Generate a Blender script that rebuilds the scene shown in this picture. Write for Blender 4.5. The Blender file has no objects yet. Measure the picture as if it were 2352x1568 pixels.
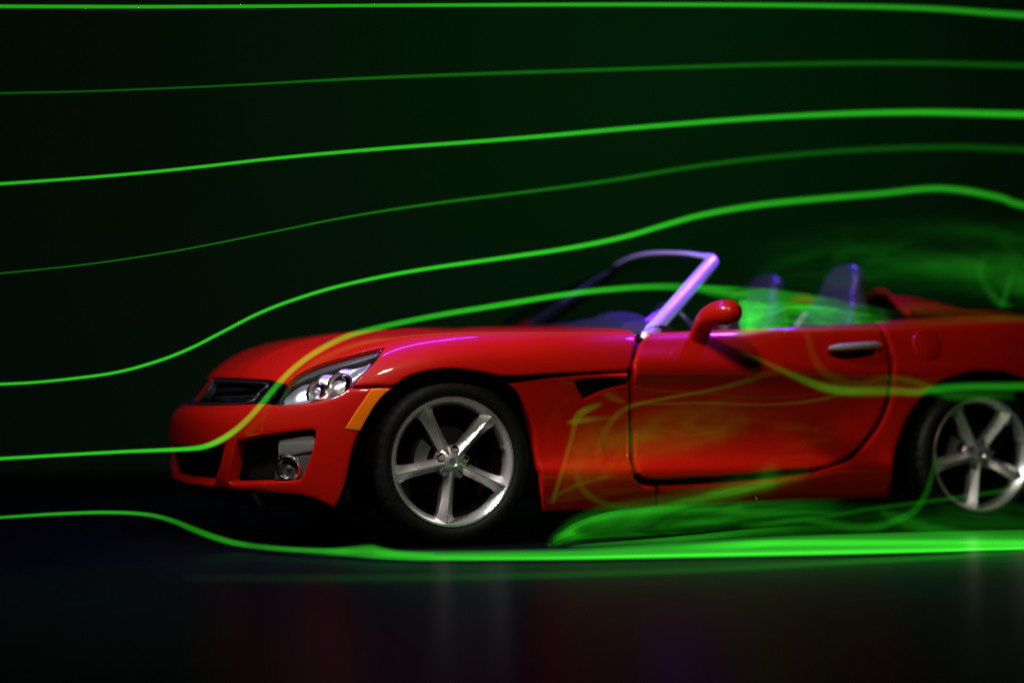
import bpy, math, random
import numpy as np
from mathutils import Vector, Matrix
from mathutils.geometry import delaunay_2d_cdt

SC = 1/18            # 1:18 scale model; all coordinates below are in metres of the full-size car
scene = bpy.context.scene
COL = scene.collection
PI = math.pi

# ------------------------------------------------------------------ camera
YAW = math.radians(21.88)
cam_d = bpy.data.cameras.new('camera'); cam = bpy.data.objects.new('camera', cam_d); COL.objects.link(cam)
cam.location = (-2.373*SC, -7.364*SC, .5715*SC)
cam.rotation_euler = (PI/2, 0, -YAW)
cam_d.sensor_width = 36; cam_d.lens = 4182/2352*36; cam_d.shift_y = 126/2352
cam_d.clip_start = .005; cam_d.clip_end = 20
cam_d.dof.use_dof = True; cam_d.dof.focus_distance = 6.85*SC; cam_d.dof.aperture_fstop = 8.5
scene.camera = cam

# ------------------------------------------------------------------ world, lamps, exposure
w = bpy.data.worlds.new('World'); scene.world = w; w.use_nodes = True
w.node_tree.nodes['Background'].inputs[0].default_value = (.25, .6, .5, 1)
w.node_tree.nodes['Background'].inputs[1].default_value = .0006

def lamp(name, loc, target, size, power, color, size_y=None, spread=None):
    l = bpy.data.lights.new(name, 'AREA'); o = bpy.data.objects.new(name, l); COL.objects.link(o)
    o.location = Vector(loc)*SC
    o.rotation_euler = (Vector(target)-Vector(loc)).to_track_quat('-Z', 'Y').to_euler()
    l.size = size*SC
    if size_y: l.shape = 'RECTANGLE'; l.size_y = size_y*SC
    if spread: l.spread = math.radians(spread)
    l.energy = power*SC*SC; l.color = color
    return o
lamp('key_lamp', (-.72, -2.85, 2.62), (.6, -.85, .6), .24, 42, (1, .85, .66))
lamp('front_lamp', (-2.4, -1.65, 3.8), (.7, -.85, .3), .36, 17, (.98, .94, 1), spread=56)
lamp('violet_tube', (.15, -.25, 3.0), (.3, -.5, .9), 1.9, 60, (.15, .02, 1), .04)
lamp('violet_spot', (2.1, -.55, 2.7), (1.12, -.58, 1.05), .14, 4.2, (.18, .03, 1), spread=22)
lamp('seat_violet_fill', (2.7, .7, 2.6), (1.98, -.1, 1.0), .14, 2.2, (.14, .03, 1), spread=30)  # added fill without a source of its own, turns the seat tops violet
lamp('wall_green_fill', (5.2, 1.0, 4.4), (3.6, 6.4, 2.0), 1.2, 66, (.01, 1, .14), spread=150)  # added fill that greens the back wall, standing in for background haze

scene.view_settings.view_transform = 'Standard'; scene.view_settings.look = 'None'
scene.view_settings.exposure = 0; scene.view_settings.gamma = 1
scene.view_settings.use_curve_mapping = False
scene.render.engine = 'CYCLES'
cy = scene.cycles
cy.max_bounces = 10; cy.transparent_max_bounces = 64; cy.volume_bounces = 0
cy.diffuse_bounces = 3; cy.glossy_bounces = 4; cy.transmission_bounces = 6
cy.use_denoising = True; cy.sample_clamp_indirect = 2.5
cy.caustics_reflective = False; cy.caustics_refractive = False

# ------------------------------------------------------------------ materials
def mat(name, color=(.5, .5, .5), rough=.5, metal=0, coat=0, coat_rough=.05, noise=0, nscale=40, bump=0, bscale=300, emit=None, spec=.5, ior=1.5, trans=0, rnoise=0):
    m = bpy.data.materials.new(name); m.use_nodes = True
    nt = m.node_tree; b = nt.nodes['Principled BSDF']
    b.inputs['Base Color'].default_value = (*color, 1); b.inputs['Roughness'].default_value = rough
    b.inputs['Metallic'].default_value = metal; b.inputs['Coat Weight'].default_value = coat
    b.inputs['Coat Roughness'].default_value = coat_rough; b.inputs['IOR'].default_value = ior
    b.inputs['Specular IOR Level'].default_value = spec; b.inputs['Transmission Weight'].default_value = trans
    if noise or bump or rnoise:
        tc = nt.nodes.new('ShaderNodeTexCoord')
    if noise or rnoise:
        n = nt.nodes.new('ShaderNodeTexNoise'); n.inputs['Scale'].default_value = nscale/SC; n.inputs['Detail'].default_value = 6
        nt.links.new(tc.outputs['Object'], n.inputs['Vector'])
    if noise:
        mx = nt.nodes.new('ShaderNodeMix'); mx.data_type = 'RGBA'; mx.blend_type = 'MULTIPLY'; mx.inputs[0].default_value = 1
        r = nt.nodes.new('ShaderNodeMapRange'); r.inputs[3].default_value = 1-noise; r.inputs[4].default_value = 1+noise
        nt.links.new(n.outputs['Fac'], r.inputs[0]); mx.inputs[6].default_value = (*color, 1)
        nt.links.new(r.outputs[0], mx.inputs[7]); nt.links.new(mx.outputs[2], b.inputs['Base Color'])
    if rnoise:
        r = nt.nodes.new('ShaderNodeMapRange'); r.inputs[3].default_value = max(0, rough-rnoise); r.inputs[4].default_value = rough+rnoise
        nt.links.new(n.outputs['Fac'], r.inputs[0]); nt.links.new(r.outputs[0], b.inputs['Roughness'])
    if bump:
        n2 = nt.nodes.new('ShaderNodeTexNoise'); n2.inputs['Scale'].default_value = bscale; n2.inputs['Detail'].default_value = 3
        bp = nt.nodes.new('ShaderNodeBump'); bp.inputs['Strength'].default_value = bump; bp.inputs['Distance'].default_value = .0004
        nt.links.new(tc.outputs['Object'], n2.inputs['Vector']); nt.links.new(n2.outputs['Fac'], bp.inputs['Height'])
        nt.links.new(bp.outputs['Normal'], b.inputs['Normal'])
    return m
M = {
 'red': mat('red_lacquer', (.42, .005, .0014), .45, spec=.12, coat=.5, coat_rough=.05, noise=.06, nscale=1.2, bump=.05, bscale=500),
 'black': mat('black_void', (.004, .004, .005), .7, spec=.2),
 'plastic': mat('black_plastic', (.012, .012, .014), .35, noise=.2),
 'leather': mat('violet_tinted_seat_plastic', (.035, .034, .05), .28, bump=.15, bscale=900),  # bluish base puts the violet light on the seats into the colour
 'rubber': mat('tyre_rubber', (.0026, .0032, .0031), .6, noise=.25, nscale=2, bump=.25, bscale=1200, spec=.25),
 'silver': mat('silver_wheel_paint', (.97, .96, .98), .27, metal=.85, bump=.12, bscale=1800, rnoise=.08, nscale=6),
 'steel': mat('brake_steel', (.45, .43, .42), .38, metal=1),
 'pillar': mat('satin_aluminium', (.70, .69, .72), .36, metal=.55, bump=.1, bscale=1500),
 'grey': mat('grey_satin_plastic', (.34, .33, .335), .4, metal=.4, bump=.2, bscale=1500),
 'darkgrey': mat('dark_grey_plastic', (.07, .07, .074), .4, bump=.2, bscale=1500),
 'chrome': mat('chrome', (.88, .87, .86), .09, metal=1),
 'satin_chrome': mat('satin_chrome', (.95, .94, .94), .3, metal=.9),
 'orange': mat('amber_lens', (.75, .16, .004), .25, coat=.6),
 'floor': mat('black_acrylic', (.0042, .0040, .0066), .30, rnoise=.1, nscale=.25, noise=.35, ior=1.032),
 'wall': mat('matt_black_wall', (.03, .032, .03), .9, noise=.35, nscale=.04, spec=.1),
}
def glass(name, tint, gl=.0):
    m = bpy.data.materials.new(name); m.use_nodes = True; nt = m.node_tree; nt.nodes.clear()
    o = nt.nodes.new('ShaderNodeOutputMaterial'); t = nt.nodes.new('ShaderNodeBsdfTransparent'); g = nt.nodes.new('ShaderNodeBsdfGlossy')
    lw = nt.nodes.new('ShaderNodeLayerWeight'); lw.inputs[0].default_value = .5; pw = nt.nodes.new('ShaderNodeMath'); pw.operation = 'POWER'; pw.inputs[1].default_value = 4
    f = nt.nodes.new('ShaderNodeMapRange'); f.inputs[3].default_value = .04; f.inputs[4].default_value = .85; nt.links.new(lw.outputs['Facing'], pw.inputs[0]); nt.links.new(pw.outputs[0], f.inputs[0]); mx = nt.nodes.new('ShaderNodeMixShader')
    t.inputs[0].default_value = (*tint, 1); g.inputs[0].default_value = (gl, gl, gl, 1); g.inputs['Roughness'].default_value = .04
    nt.links.new(f.outputs[0], mx.inputs[0]); nt.links.new(t.outputs[0], mx.inputs[1]); nt.links.new(g.outputs[0], mx.inputs[2])
    nt.links.new(mx.outputs[0], o.inputs[0]); return m
M['glass'] = glass('windscreen_glass', (.80, .88, .90), .22); M['lens'] = glass('clear_lens', (.95, .95, .95), .8)
def smoke_mat(name, color, strength):
    m = bpy.data.materials.new(name); m.use_nodes = True; nt = m.node_tree; nt.nodes.clear()
    o = nt.nodes.new('ShaderNodeOutputMaterial'); e = nt.nodes.new('ShaderNodeEmission')
    e.inputs[0].default_value = (*color, 1); e.inputs[1].default_value = strength/SC
    nt.links.new(e.outputs[0], o.inputs['Volume']); return m
SMOKE = {}
def smoke(density):              # thin wisps hold less dye than the dense streams
    k = round(density, 3)
    if k not in SMOKE: SMOKE[k] = smoke_mat('fluorescent_smoke', (.05, 1, .03), k)
    return SMOKE[k]

# ------------------------------------------------------------------ smooth surfaces of the car body
class Patch:
    """smooth bicubic B-spline surface through a grid of points (columns, rows)"""
    def __init__(s, grid):
        T = np.array(grid, float); s.nu, s.nv = T.shape[:2]; s.P = T.copy()
        uu, vv = np.meshgrid(np.arange(s.nu), np.arange(s.nv), indexing='ij')
        uv = np.stack([uu.ravel(), vv.ravel()], 1).astype(float)
        for _ in range(40):
            s.pad(); s.P += (T - s.ev(uv).reshape(T.shape)) * 0.9
        s.pad()
    def pad(s):
        P = s.P
        P = np.concatenate([2*P[:1]-P[1:2], P, 2*P[-1:]-P[-2:-1]], 0)
        s.Q = np.concatenate([2*P[:, :1]-P[:, 1:2], P, 2*P[:, -1:]-P[:, -2:-1]], 1)
    def ev(s, uv):
        uv = np.asarray(uv, float)
        def w(t, n):
            i = np.clip(np.floor(t).astype(int), 0, n-2); f = t-i
            return i, np.stack([(1-f)**3/6, (3*f**3-6*f*f+4)/6, (-3*f**3+3*f*f+3*f+1)/6, f**3/6], 1)
        iu, wu = w(uv[:, 0], s.nu); iv, wv = w(uv[:, 1], s.nv)
        out = np.zeros((len(uv), 3))
        for a in range(4):
            for b in range(4):
                out += (wu[:, a]*wv[:, b])[:, None]*s.Q[iu+a, iv+b]
        return out
    def nrm(s, uv):
        e = 1e-3; uv = np.asarray(uv, float)
        du = s.ev(uv+[e, 0])-s.ev(uv-[e, 0]); dv = s.ev(uv+[0, e])-s.ev(uv-[0, e])
        n = np.cross(du, dv); n /= np.linalg.norm(n, axis=1)[:, None]+1e-12
        return n

def front_grid():
    r = [
     # bottom lip of the bumper
     [(-.80,0,.195),(-.79,-.22,.195),(-.765,-.42,.19),(-.70,-.58,.185),(-.615,-.70,.17),(-.52,-.79,.15),(-.40,-.845,.13),(-.15,-.86,.13),(.12,-.86,.13),(.43,-.86,.13),(.80,-.86,.13)],
     [(-.855,0,.24),(-.845,-.22,.24),(-.815,-.42,.235),(-.75,-.58,.23),(-.655,-.715,.22),(-.545,-.805,.21),(-.41,-.862,.20),(-.15,-.885,.25),(.12,-.885,.25),(.43,-.88,.25),(.80,-.875,.25)],
     [(-.87,0,.39),(-.86,-.22,.39),(-.828,-.42,.39),(-.765,-.585,.39),(-.67,-.725,.39),(-.555,-.82,.39),(-.415,-.878,.39),(-.15,-.905,.42),(.12,-.905,.42),(.43,-.89,.42),(.80,-.87,.42)],
     [(-.85,0,.50),(-.84,-.22,.50),(-.805,-.42,.505),(-.735,-.59,.512),(-.64,-.73,.522),(-.53,-.825,.535),(-.40,-.885,.55),(-.15,-.915,.58),(.12,-.912,.58),(.43,-.893,.57),(.80,-.868,.56)],
     [(-.79,0,.55),(-.775,-.22,.55),(-.735,-.42,.555),(-.665,-.585,.57),(-.575,-.725,.59),(-.485,-.815,.61),(-.36,-.878,.635),(-.13,-.915,.665),(.12,-.912,.67),(.43,-.893,.665),(.80,-.866,.66)],
     [(-.74,0,.625),(-.72,-.22,.63),(-.67,-.42,.635),(-.585,-.58,.65),(-.485,-.71,.675),(-.40,-.795,.695),(-.28,-.86,.71),(-.09,-.895,.735),(.13,-.895,.745),(.43,-.878,.75),(.80,-.85,.757)],
     [(-.62,0,.72),(-.60,-.22,.73),(-.53,-.41,.745),(-.43,-.55,.76),(-.33,-.66,.775),(-.25,-.735,.785),(-.16,-.79,.795),(0,-.82,.805),(.18,-.82,.812),(.45,-.815,.818),(.80,-.80,.825)],
     [(-.40,0,.802),(-.36,-.19,.808),(-.28,-.34,.816),(-.18,-.45,.823),(-.10,-.52,.826),(0,-.57,.823),(.1,-.60,.828),(.22,-.62,.833),(.36,-.62,.836),(.55,-.61,.84),(.81,-.60,.85)],
     [(-.2,0,.838),(-.1,0,.846),(0,0,.853),(.1,0,.859),(.2,0,.864),(.3,0,.863),(.39,0,.868),(.48,0,.872),(.57,0,.876),(.68,0,.88),(.82,0,.886)],
    ]
    return np.array(r).transpose(1, 0, 2)

def side_grid():
    xs = [.10,.42,.78,1.1,1.4,1.7,1.95,2.15,2.4,2.65,2.9,3.08,3.2]
    W  = np.interp(xs, [.25,.5,.78,1.1,1.5,1.8,2.1,2.4,2.7,2.95,3.2], [.885,.878,.868,.862,.858,.865,.888,.908,.905,.86,.74])
    zt = np.interp(xs, [.25,.5,.8,1.2,1.91,2.2,2.6,3.2], [.815,.815,.818,.838,.872,.90,.925,.90])
    k  = np.interp(xs, [.25,.5,.78,1.5,2.1,2.4,3.2], [.3,.7,1,1,.45,.1,.1])
    rl = np.interp(xs, [.25,1.8,2.4,3.2], [0,0,1,1])
    cols = []
    for i, x in enumerate(xs):
        c = []
        for z, dy in [(.12,.035),(.165,.008),(.21,-.012),(.255,-.022),(.288,-.018),(.312,.008),(.35,.032),(.42,.045),(.50,.045),(.57,.030),(.625,.010),(.655,-.010),(.69,-.016),(.73,-.008)]:
            c.append((x, -W[i]+dy*k[i]+(1-k[i])*.35*(z-.5)**2, z))
        t = zt[i]; R = rl[i]
        for dz, dy in [(.055,.012+.04*R),(.02,.03+.07*R),(.0,.06+.12*R),(-.012,.11+.18*R)]:
            c.append((x, -W[i]+dy, t-dz))
        cols.append(c)
    return np.array(cols)

import bmesh
# ------------------------------------------------------------------ mesh helpers
def mk(name, V, Fc, m, parent=None, smooth=True, ang=38, raw=False):
    V = np.asarray(V, float)*SC
    me = bpy.data.meshes.new(name); me.from_pydata(V.tolist(), [], [list(f) for f in Fc]); me.update()
    if m: me.materials.append(m if not isinstance(m, str) else M[m])
    if smooth:
        me.polygons.foreach_set('use_smooth', [True]*len(me.polygons)); me.set_sharp_from_angle(angle=math.radians(ang))
    o = bpy.data.objects.new(name, me); COL.objects.link(o)
    if parent: o.parent = parent
    return o
def outward(o):
    b = bmesh.new(); b.from_mesh(o.data); bmesh.ops.recalc_face_normals(b, faces=b.faces); b.to_mesh(o.data); b.free(); return o
def empty(name, loc=(0, 0, 0), parent=None):
    o = bpy.data.objects.new(name, None); COL.objects.link(o); o.location = Vector(loc)*SC; o.empty_display_size = .01
    if parent: o.parent = parent
    return o
def tag(o, label=None, cat=None, group=None, kind=None):
    for k, v in (('label', label), ('category', cat), ('group', group), ('kind', kind)):
        if v: o[k] = v
    return o
def inpoly(p, poly):
    poly = np.asarray(poly); x, y = p[:, 0], p[:, 1]; r = np.zeros(len(p), bool); j = len(poly)-1
    for i in range(len(poly)):
        xi, yi = poly[i]; xj, yj = poly[j]
        c = ((yi > y) != (yj > y)) & (x < (xj-xi)*(y-yi)/(yj-yi+1e-15)+xi); r ^= c; j = i
    return r
def rounded_outline(P, poly, step=.009, corner=42):
    """dense closed outline: a spline through the points that keeps hard corners"""
    poly = np.array(poly, float); n = len(poly); X = P.ev(poly); hard = []
    for i in range(n):
        a = X[i]-X[i-1]; b = X[(i+1) % n]-X[i]
        c = a@b/(np.linalg.norm(a)*np.linalg.norm(b)+1e-12); hard.append(math.degrees(math.acos(max(-1, min(1, c)))) > corner)
    out = []
    for i in range(n):
        p0, p1, p2, p3 = poly[i-1], poly[i], poly[(i+1) % n], poly[(i+2) % n]
        if hard[i]: p0 = 2*p1-p2
        if hard[(i+1) % n]: p3 = 2*p2-p1
        k = max(1, int(np.linalg.norm(X[(i+1) % n]-X[i])/step+.5))
        l1, l0, l3 = [max(1e-6, np.linalg.norm(v)) for v in (p2-p1, p1-p0, p3-p2)]
        t1 = (p2-p0)*l1/(l0+l1); t2 = (p3-p1)*l1/(l1+l3)
        for j in range(k):
            f = j/k; out.append((2*f**3-3*f*f+1)*p1+(f**3-2*f*f+f)*t1+(-2*f**3+3*f*f)*p2+(f**3-f*f)*t2)
    out = np.array(out); out[:, 0] = np.clip(out[:, 0], 0, P.nu-1); out[:, 1] = np.clip(out[:, 1], 0, P.nv-1)
    return out
def panel_mesh(P, poly, holes=(), off=0., thick=.02, rnd=.007, sp=.032, sym=False, disp=None, drop=None, raw=False):
    """a sheet-metal panel cut out of patch P: rounded edges turned inwards, returns verts, faces"""
    rings = [np.array(poly, float) if raw else rounded_outline(P, poly)]+[rounded_outline(P, h) for h in holes]
    e = 1e-3; pts = []; edges = []; bnd3 = []
    mean = rings[0].mean(0)
    for ri, rg in enumerate(rings):
        area = np.sum(rg[:, 0]*np.roll(rg[:, 1], -1)-np.roll(rg[:, 0], -1)*rg[:, 1])
        if (area < 0) == (ri == 0): rg = rg[::-1].copy(); rings[ri] = rg
        b = len(pts); n = len(rg); pts += rg.tolist(); edges += [(b+i, b+(i+1) % n) for i in range(n)]
    allb = np.concatenate(rings)
    lu = np.linalg.norm(P.ev(allb+[e, 0])-P.ev(allb-[e, 0]), axis=1).mean()/(2*e); lv = np.linalg.norm(P.ev(allb+[0, e])-P.ev(allb-[0, e]), axis=1).mean()/(2*e)
    inner = []
    for rg in rings:
        for dist in (rnd*.35, rnd*1.0, rnd*2.2):
            a = np.roll(rg, 1, 0); c = np.roll(rg, -1, 0)
            LU = np.linalg.norm(P.ev(rg+[e, 0])-P.ev(rg-[e, 0]), axis=1)/(2*e)+1e-4; LV = np.linalg.norm(P.ev(rg+[0, e])-P.ev(rg-[0, e]), axis=1)/(2*e)+1e-4
            tx = (c-a)[:, 0]*LU; ty = (c-a)[:, 1]*LV; L = np.hypot(tx, ty)+1e-9
            inner.append(rg+np.stack([-ty/L*dist/LU, tx/L*dist/LV], 1))
    lo, hi = rings[0].min(0), rings[0].max(0)
    gu = np.arange(lo[0], hi[0], sp/lu); gv = np.arange(lo[1], hi[1], sp/lv)
    inner.append(np.stack(np.meshgrid(gu+.37*sp/lu, gv+.41*sp/lv, indexing='ij'), -1).reshape(-1, 2))
    I = np.concatenate(inner); ok = inpoly(I, rings[0])
    for h in rings[1:]: ok &= ~inpoly(I, h)
    I = I[ok]
    # keep clear of the outline and of each other
    S3 = np.array([lu, lv]); B2 = allb*S3; J = I*S3; keep = []
    cell = {}
    mind = rnd*.1
    for k in range(len(J)):
        if ((B2-J[k])**2).sum(1).min() < mind**2: continue
        key = (int(J[k][0]/(rnd*.2)), int(J[k][1]/(rnd*.2)))
        if key in cell: continue
        cell[key] = 1; keep.append(k)
    I = I[keep]
    pts2 = [Vector((float(a*lu), float(b*lv))) for a, b in pts]+[Vector((float(a*lu), float(b*lv))) for a, b in I]
    v2, e2, f2, *_ = delaunay_2d_cdt(pts2, edges, [], 0, 1e-7)
    uv = np.array([(v[0]/lu, v[1]/lv) for v in v2]); f2 = np.array([list(f) for f in f2 if len(f) == 3])
    cen = uv[f2].mean(1); ok = inpoly(cen, rings[0])
    for h in rings[1:]: ok &= ~inpoly(cen, h)
    f2 = f2[ok]
    pos = P.ev(uv); nrm = P.nrm(uv)
    if drop is not None: f2 = f2[~drop(pos[f2].mean(1))]
    isb = np.zeros(len(uv), bool); cnt = {}
    for t in f2:
        for a, b in ((t[0], t[1]), (t[1], t[2]), (t[2], t[0])): cnt[(a, b)] = 1
    be = [(a, b) for (a, b) in cnt if (b, a) not in cnt]
    if sym: be = [(a, b) for a, b in be if not (abs(pos[a, 1]) < 2e-4 and abs(pos[b, 1]) < 2e-4)]
    bi = sorted({i for ab in be for i in ab})
    if rnd > 0 and bi:
        bp = pos[bi]; d = np.full(len(pos), 9.)
        sa = np.array([pos[a] for a, b in be]); sb = np.array([pos[b] for a, b in be]); ab = sb-sa; L2 = (ab**2).sum(1)+1e-12
        for k in range(len(pos)):
            t = np.clip(((pos[k]-sa)*ab).sum(1)/L2, 0, 1); d[k] = np.sqrt(((sa+ab*t[:, None]-pos[k])**2).sum(1).min())
        q = np.clip(rnd-d, 0, rnd); h = rnd-np.sqrt(np.maximum(rnd*rnd-q*q, 0))
    else: h = np.zeros(len(pos))
    if disp is not None: off = off+disp(uv, pos)
    pos = pos+nrm*((off-h)[:, None] if isinstance(off, np.ndarray) else (off-h)[:, None])
    V = pos.tolist(); Fc = f2.tolist()
    if thick:
        m = {}
        for i in bi: m[i] = len(V); V.append((pos[i]-nrm[i]*thick).tolist())
        for a, b in be: Fc.append([b, a, m[a], m[b]])
    V = np.array(V)
    used = sorted({i for f in Fc for i in f}); rm = {o: k for k, o in enumerate(used)}
    return V[used], [[rm[i] for i in f] for f in Fc]
def mirrored(V, Fc): return V*[1, -1, 1], [f[::-1] for f in Fc]
def both(V, Fc):
    """weld a half with its mirror image along the centre line"""
    V = V.copy(); on = np.abs(V[:, 1]) < 4e-4; V[on, 1] = 0
    m = {}; V2 = V.tolist()
    for i in range(len(V)):
        if on[i]: m[i] = i
        else: m[i] = len(V2); V2.append([V[i, 0], -V[i, 1], V[i, 2]])
    return np.array(V2), Fc+[[m[i] for i in f][::-1] for f in Fc]
def frame(p, n, up=(0, 0, 1)):
    n = Vector(n).normalized(); x = Vector(up).cross(n).normalized(); y = n.cross(x)
    return Vector(p), x, y, n
def lathe(prof, seg=48, fr=None):
    """profile [(r, h)] turned about the frame's normal (default -Y, pointing at the viewer's side)"""
    p, x, y, n = fr or (Vector((0, 0, 0)), Vector((1, 0, 0)), Vector((0, 0, 1)), Vector((0, -1, 0)))
    V = []; Fc = []
    for r, h in prof:
        for k in range(seg):
            a = 2*PI*k/seg; V.append(p+x*(r*math.cos(a))+y*(r*math.sin(a))+n*h)
    for i in range(len(prof)-1):
        for k in range(seg):
            k2 = (k+1) % seg; Fc.append([i*seg+k, i*seg+k2, (i+1)*seg+k2, (i+1)*seg+k])
    return [tuple(v) for v in V], Fc
def spline(pts, n):
    pts = np.array(pts, float); m = len(pts); P = np.concatenate([2*pts[:1]-pts[1:2], pts, 2*pts[-1:]-pts[-2:-1]])
    t = np.linspace(0, m-1, n); i = np.minimum(t.astype(int), m-2); f = (t-i)[:, None]; p0, p1, p2, p3 = P[i], P[i+1], P[i+2], P[i+3]
    return .5*(2*p1+(-p0+p2)*f+(2*p0-5*p1+4*p2-p3)*f*f+(-p0+3*p1-3*p2+p3)*f**3)
def loft(path, radii, seg=20, up=(0, 0, 1), power=2., cap=True, n=None):
    """tube of (superelliptic) sections along a path; radii = (across, along up)"""
    path = np.array(path, float); radii = np.array(radii, float)
    if n: R = spline(radii, n); path = spline(path, n); radii = np.maximum(R, 1e-4)
    V = []; Fc = []; m = len(path); T = np.gradient(path, axis=0)
    for i in range(m):
        t = Vector(T[i]).normalized(); s = Vector(up).cross(t)
        s = s.normalized() if s.length > 1e-5 else Vector((1, 0, 0)); u = t.cross(s)
        for k in range(seg):
            a = 2*PI*k/seg; c, q = math.cos(a), math.sin(a)
            c = math.copysign(abs(c)**(2/power), c); q = math.copysign(abs(q)**(2/power), q)
            V.append(tuple(Vector(path[i])+s*(c*radii[i][0])+u*(q*radii[i][1])))
    for i in range(m-1):
        for k in range(seg):
            k2 = (k+1) % seg; Fc.append([i*seg+k, i*seg+k2, (i+1)*seg+k2, (i+1)*seg+k])
    if cap:
        Fc.append(list(range(seg))[::-1]); Fc.append([(m-1)*seg+k for k in range(seg)])
    return V, Fc
def box(x0, x1, y0, y1, z0, z1):
    V = [(x, y, z) for x in (x0, x1) for y in (y0, y1) for z in (z0, z1)]
    return V, [[0, 1, 3, 2], [4, 6, 7, 5], [0, 4, 5, 1], [2, 3, 7, 6], [0, 2, 6, 4], [1, 5, 7, 3]]
def join(*ms):
    V = []; Fc = []
    for v, f in ms:
        b = len(V); V += [tuple(p) for p in v]; Fc += [[i+b for i in q] for q in f]
    return V, Fc
def bevel(o, w, seg=2):
    m = o.modifiers.new('bevel', 'BEVEL'); m.width = w*SC; m.segments = seg; m.limit_method = 'ANGLE'
    return o

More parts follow.
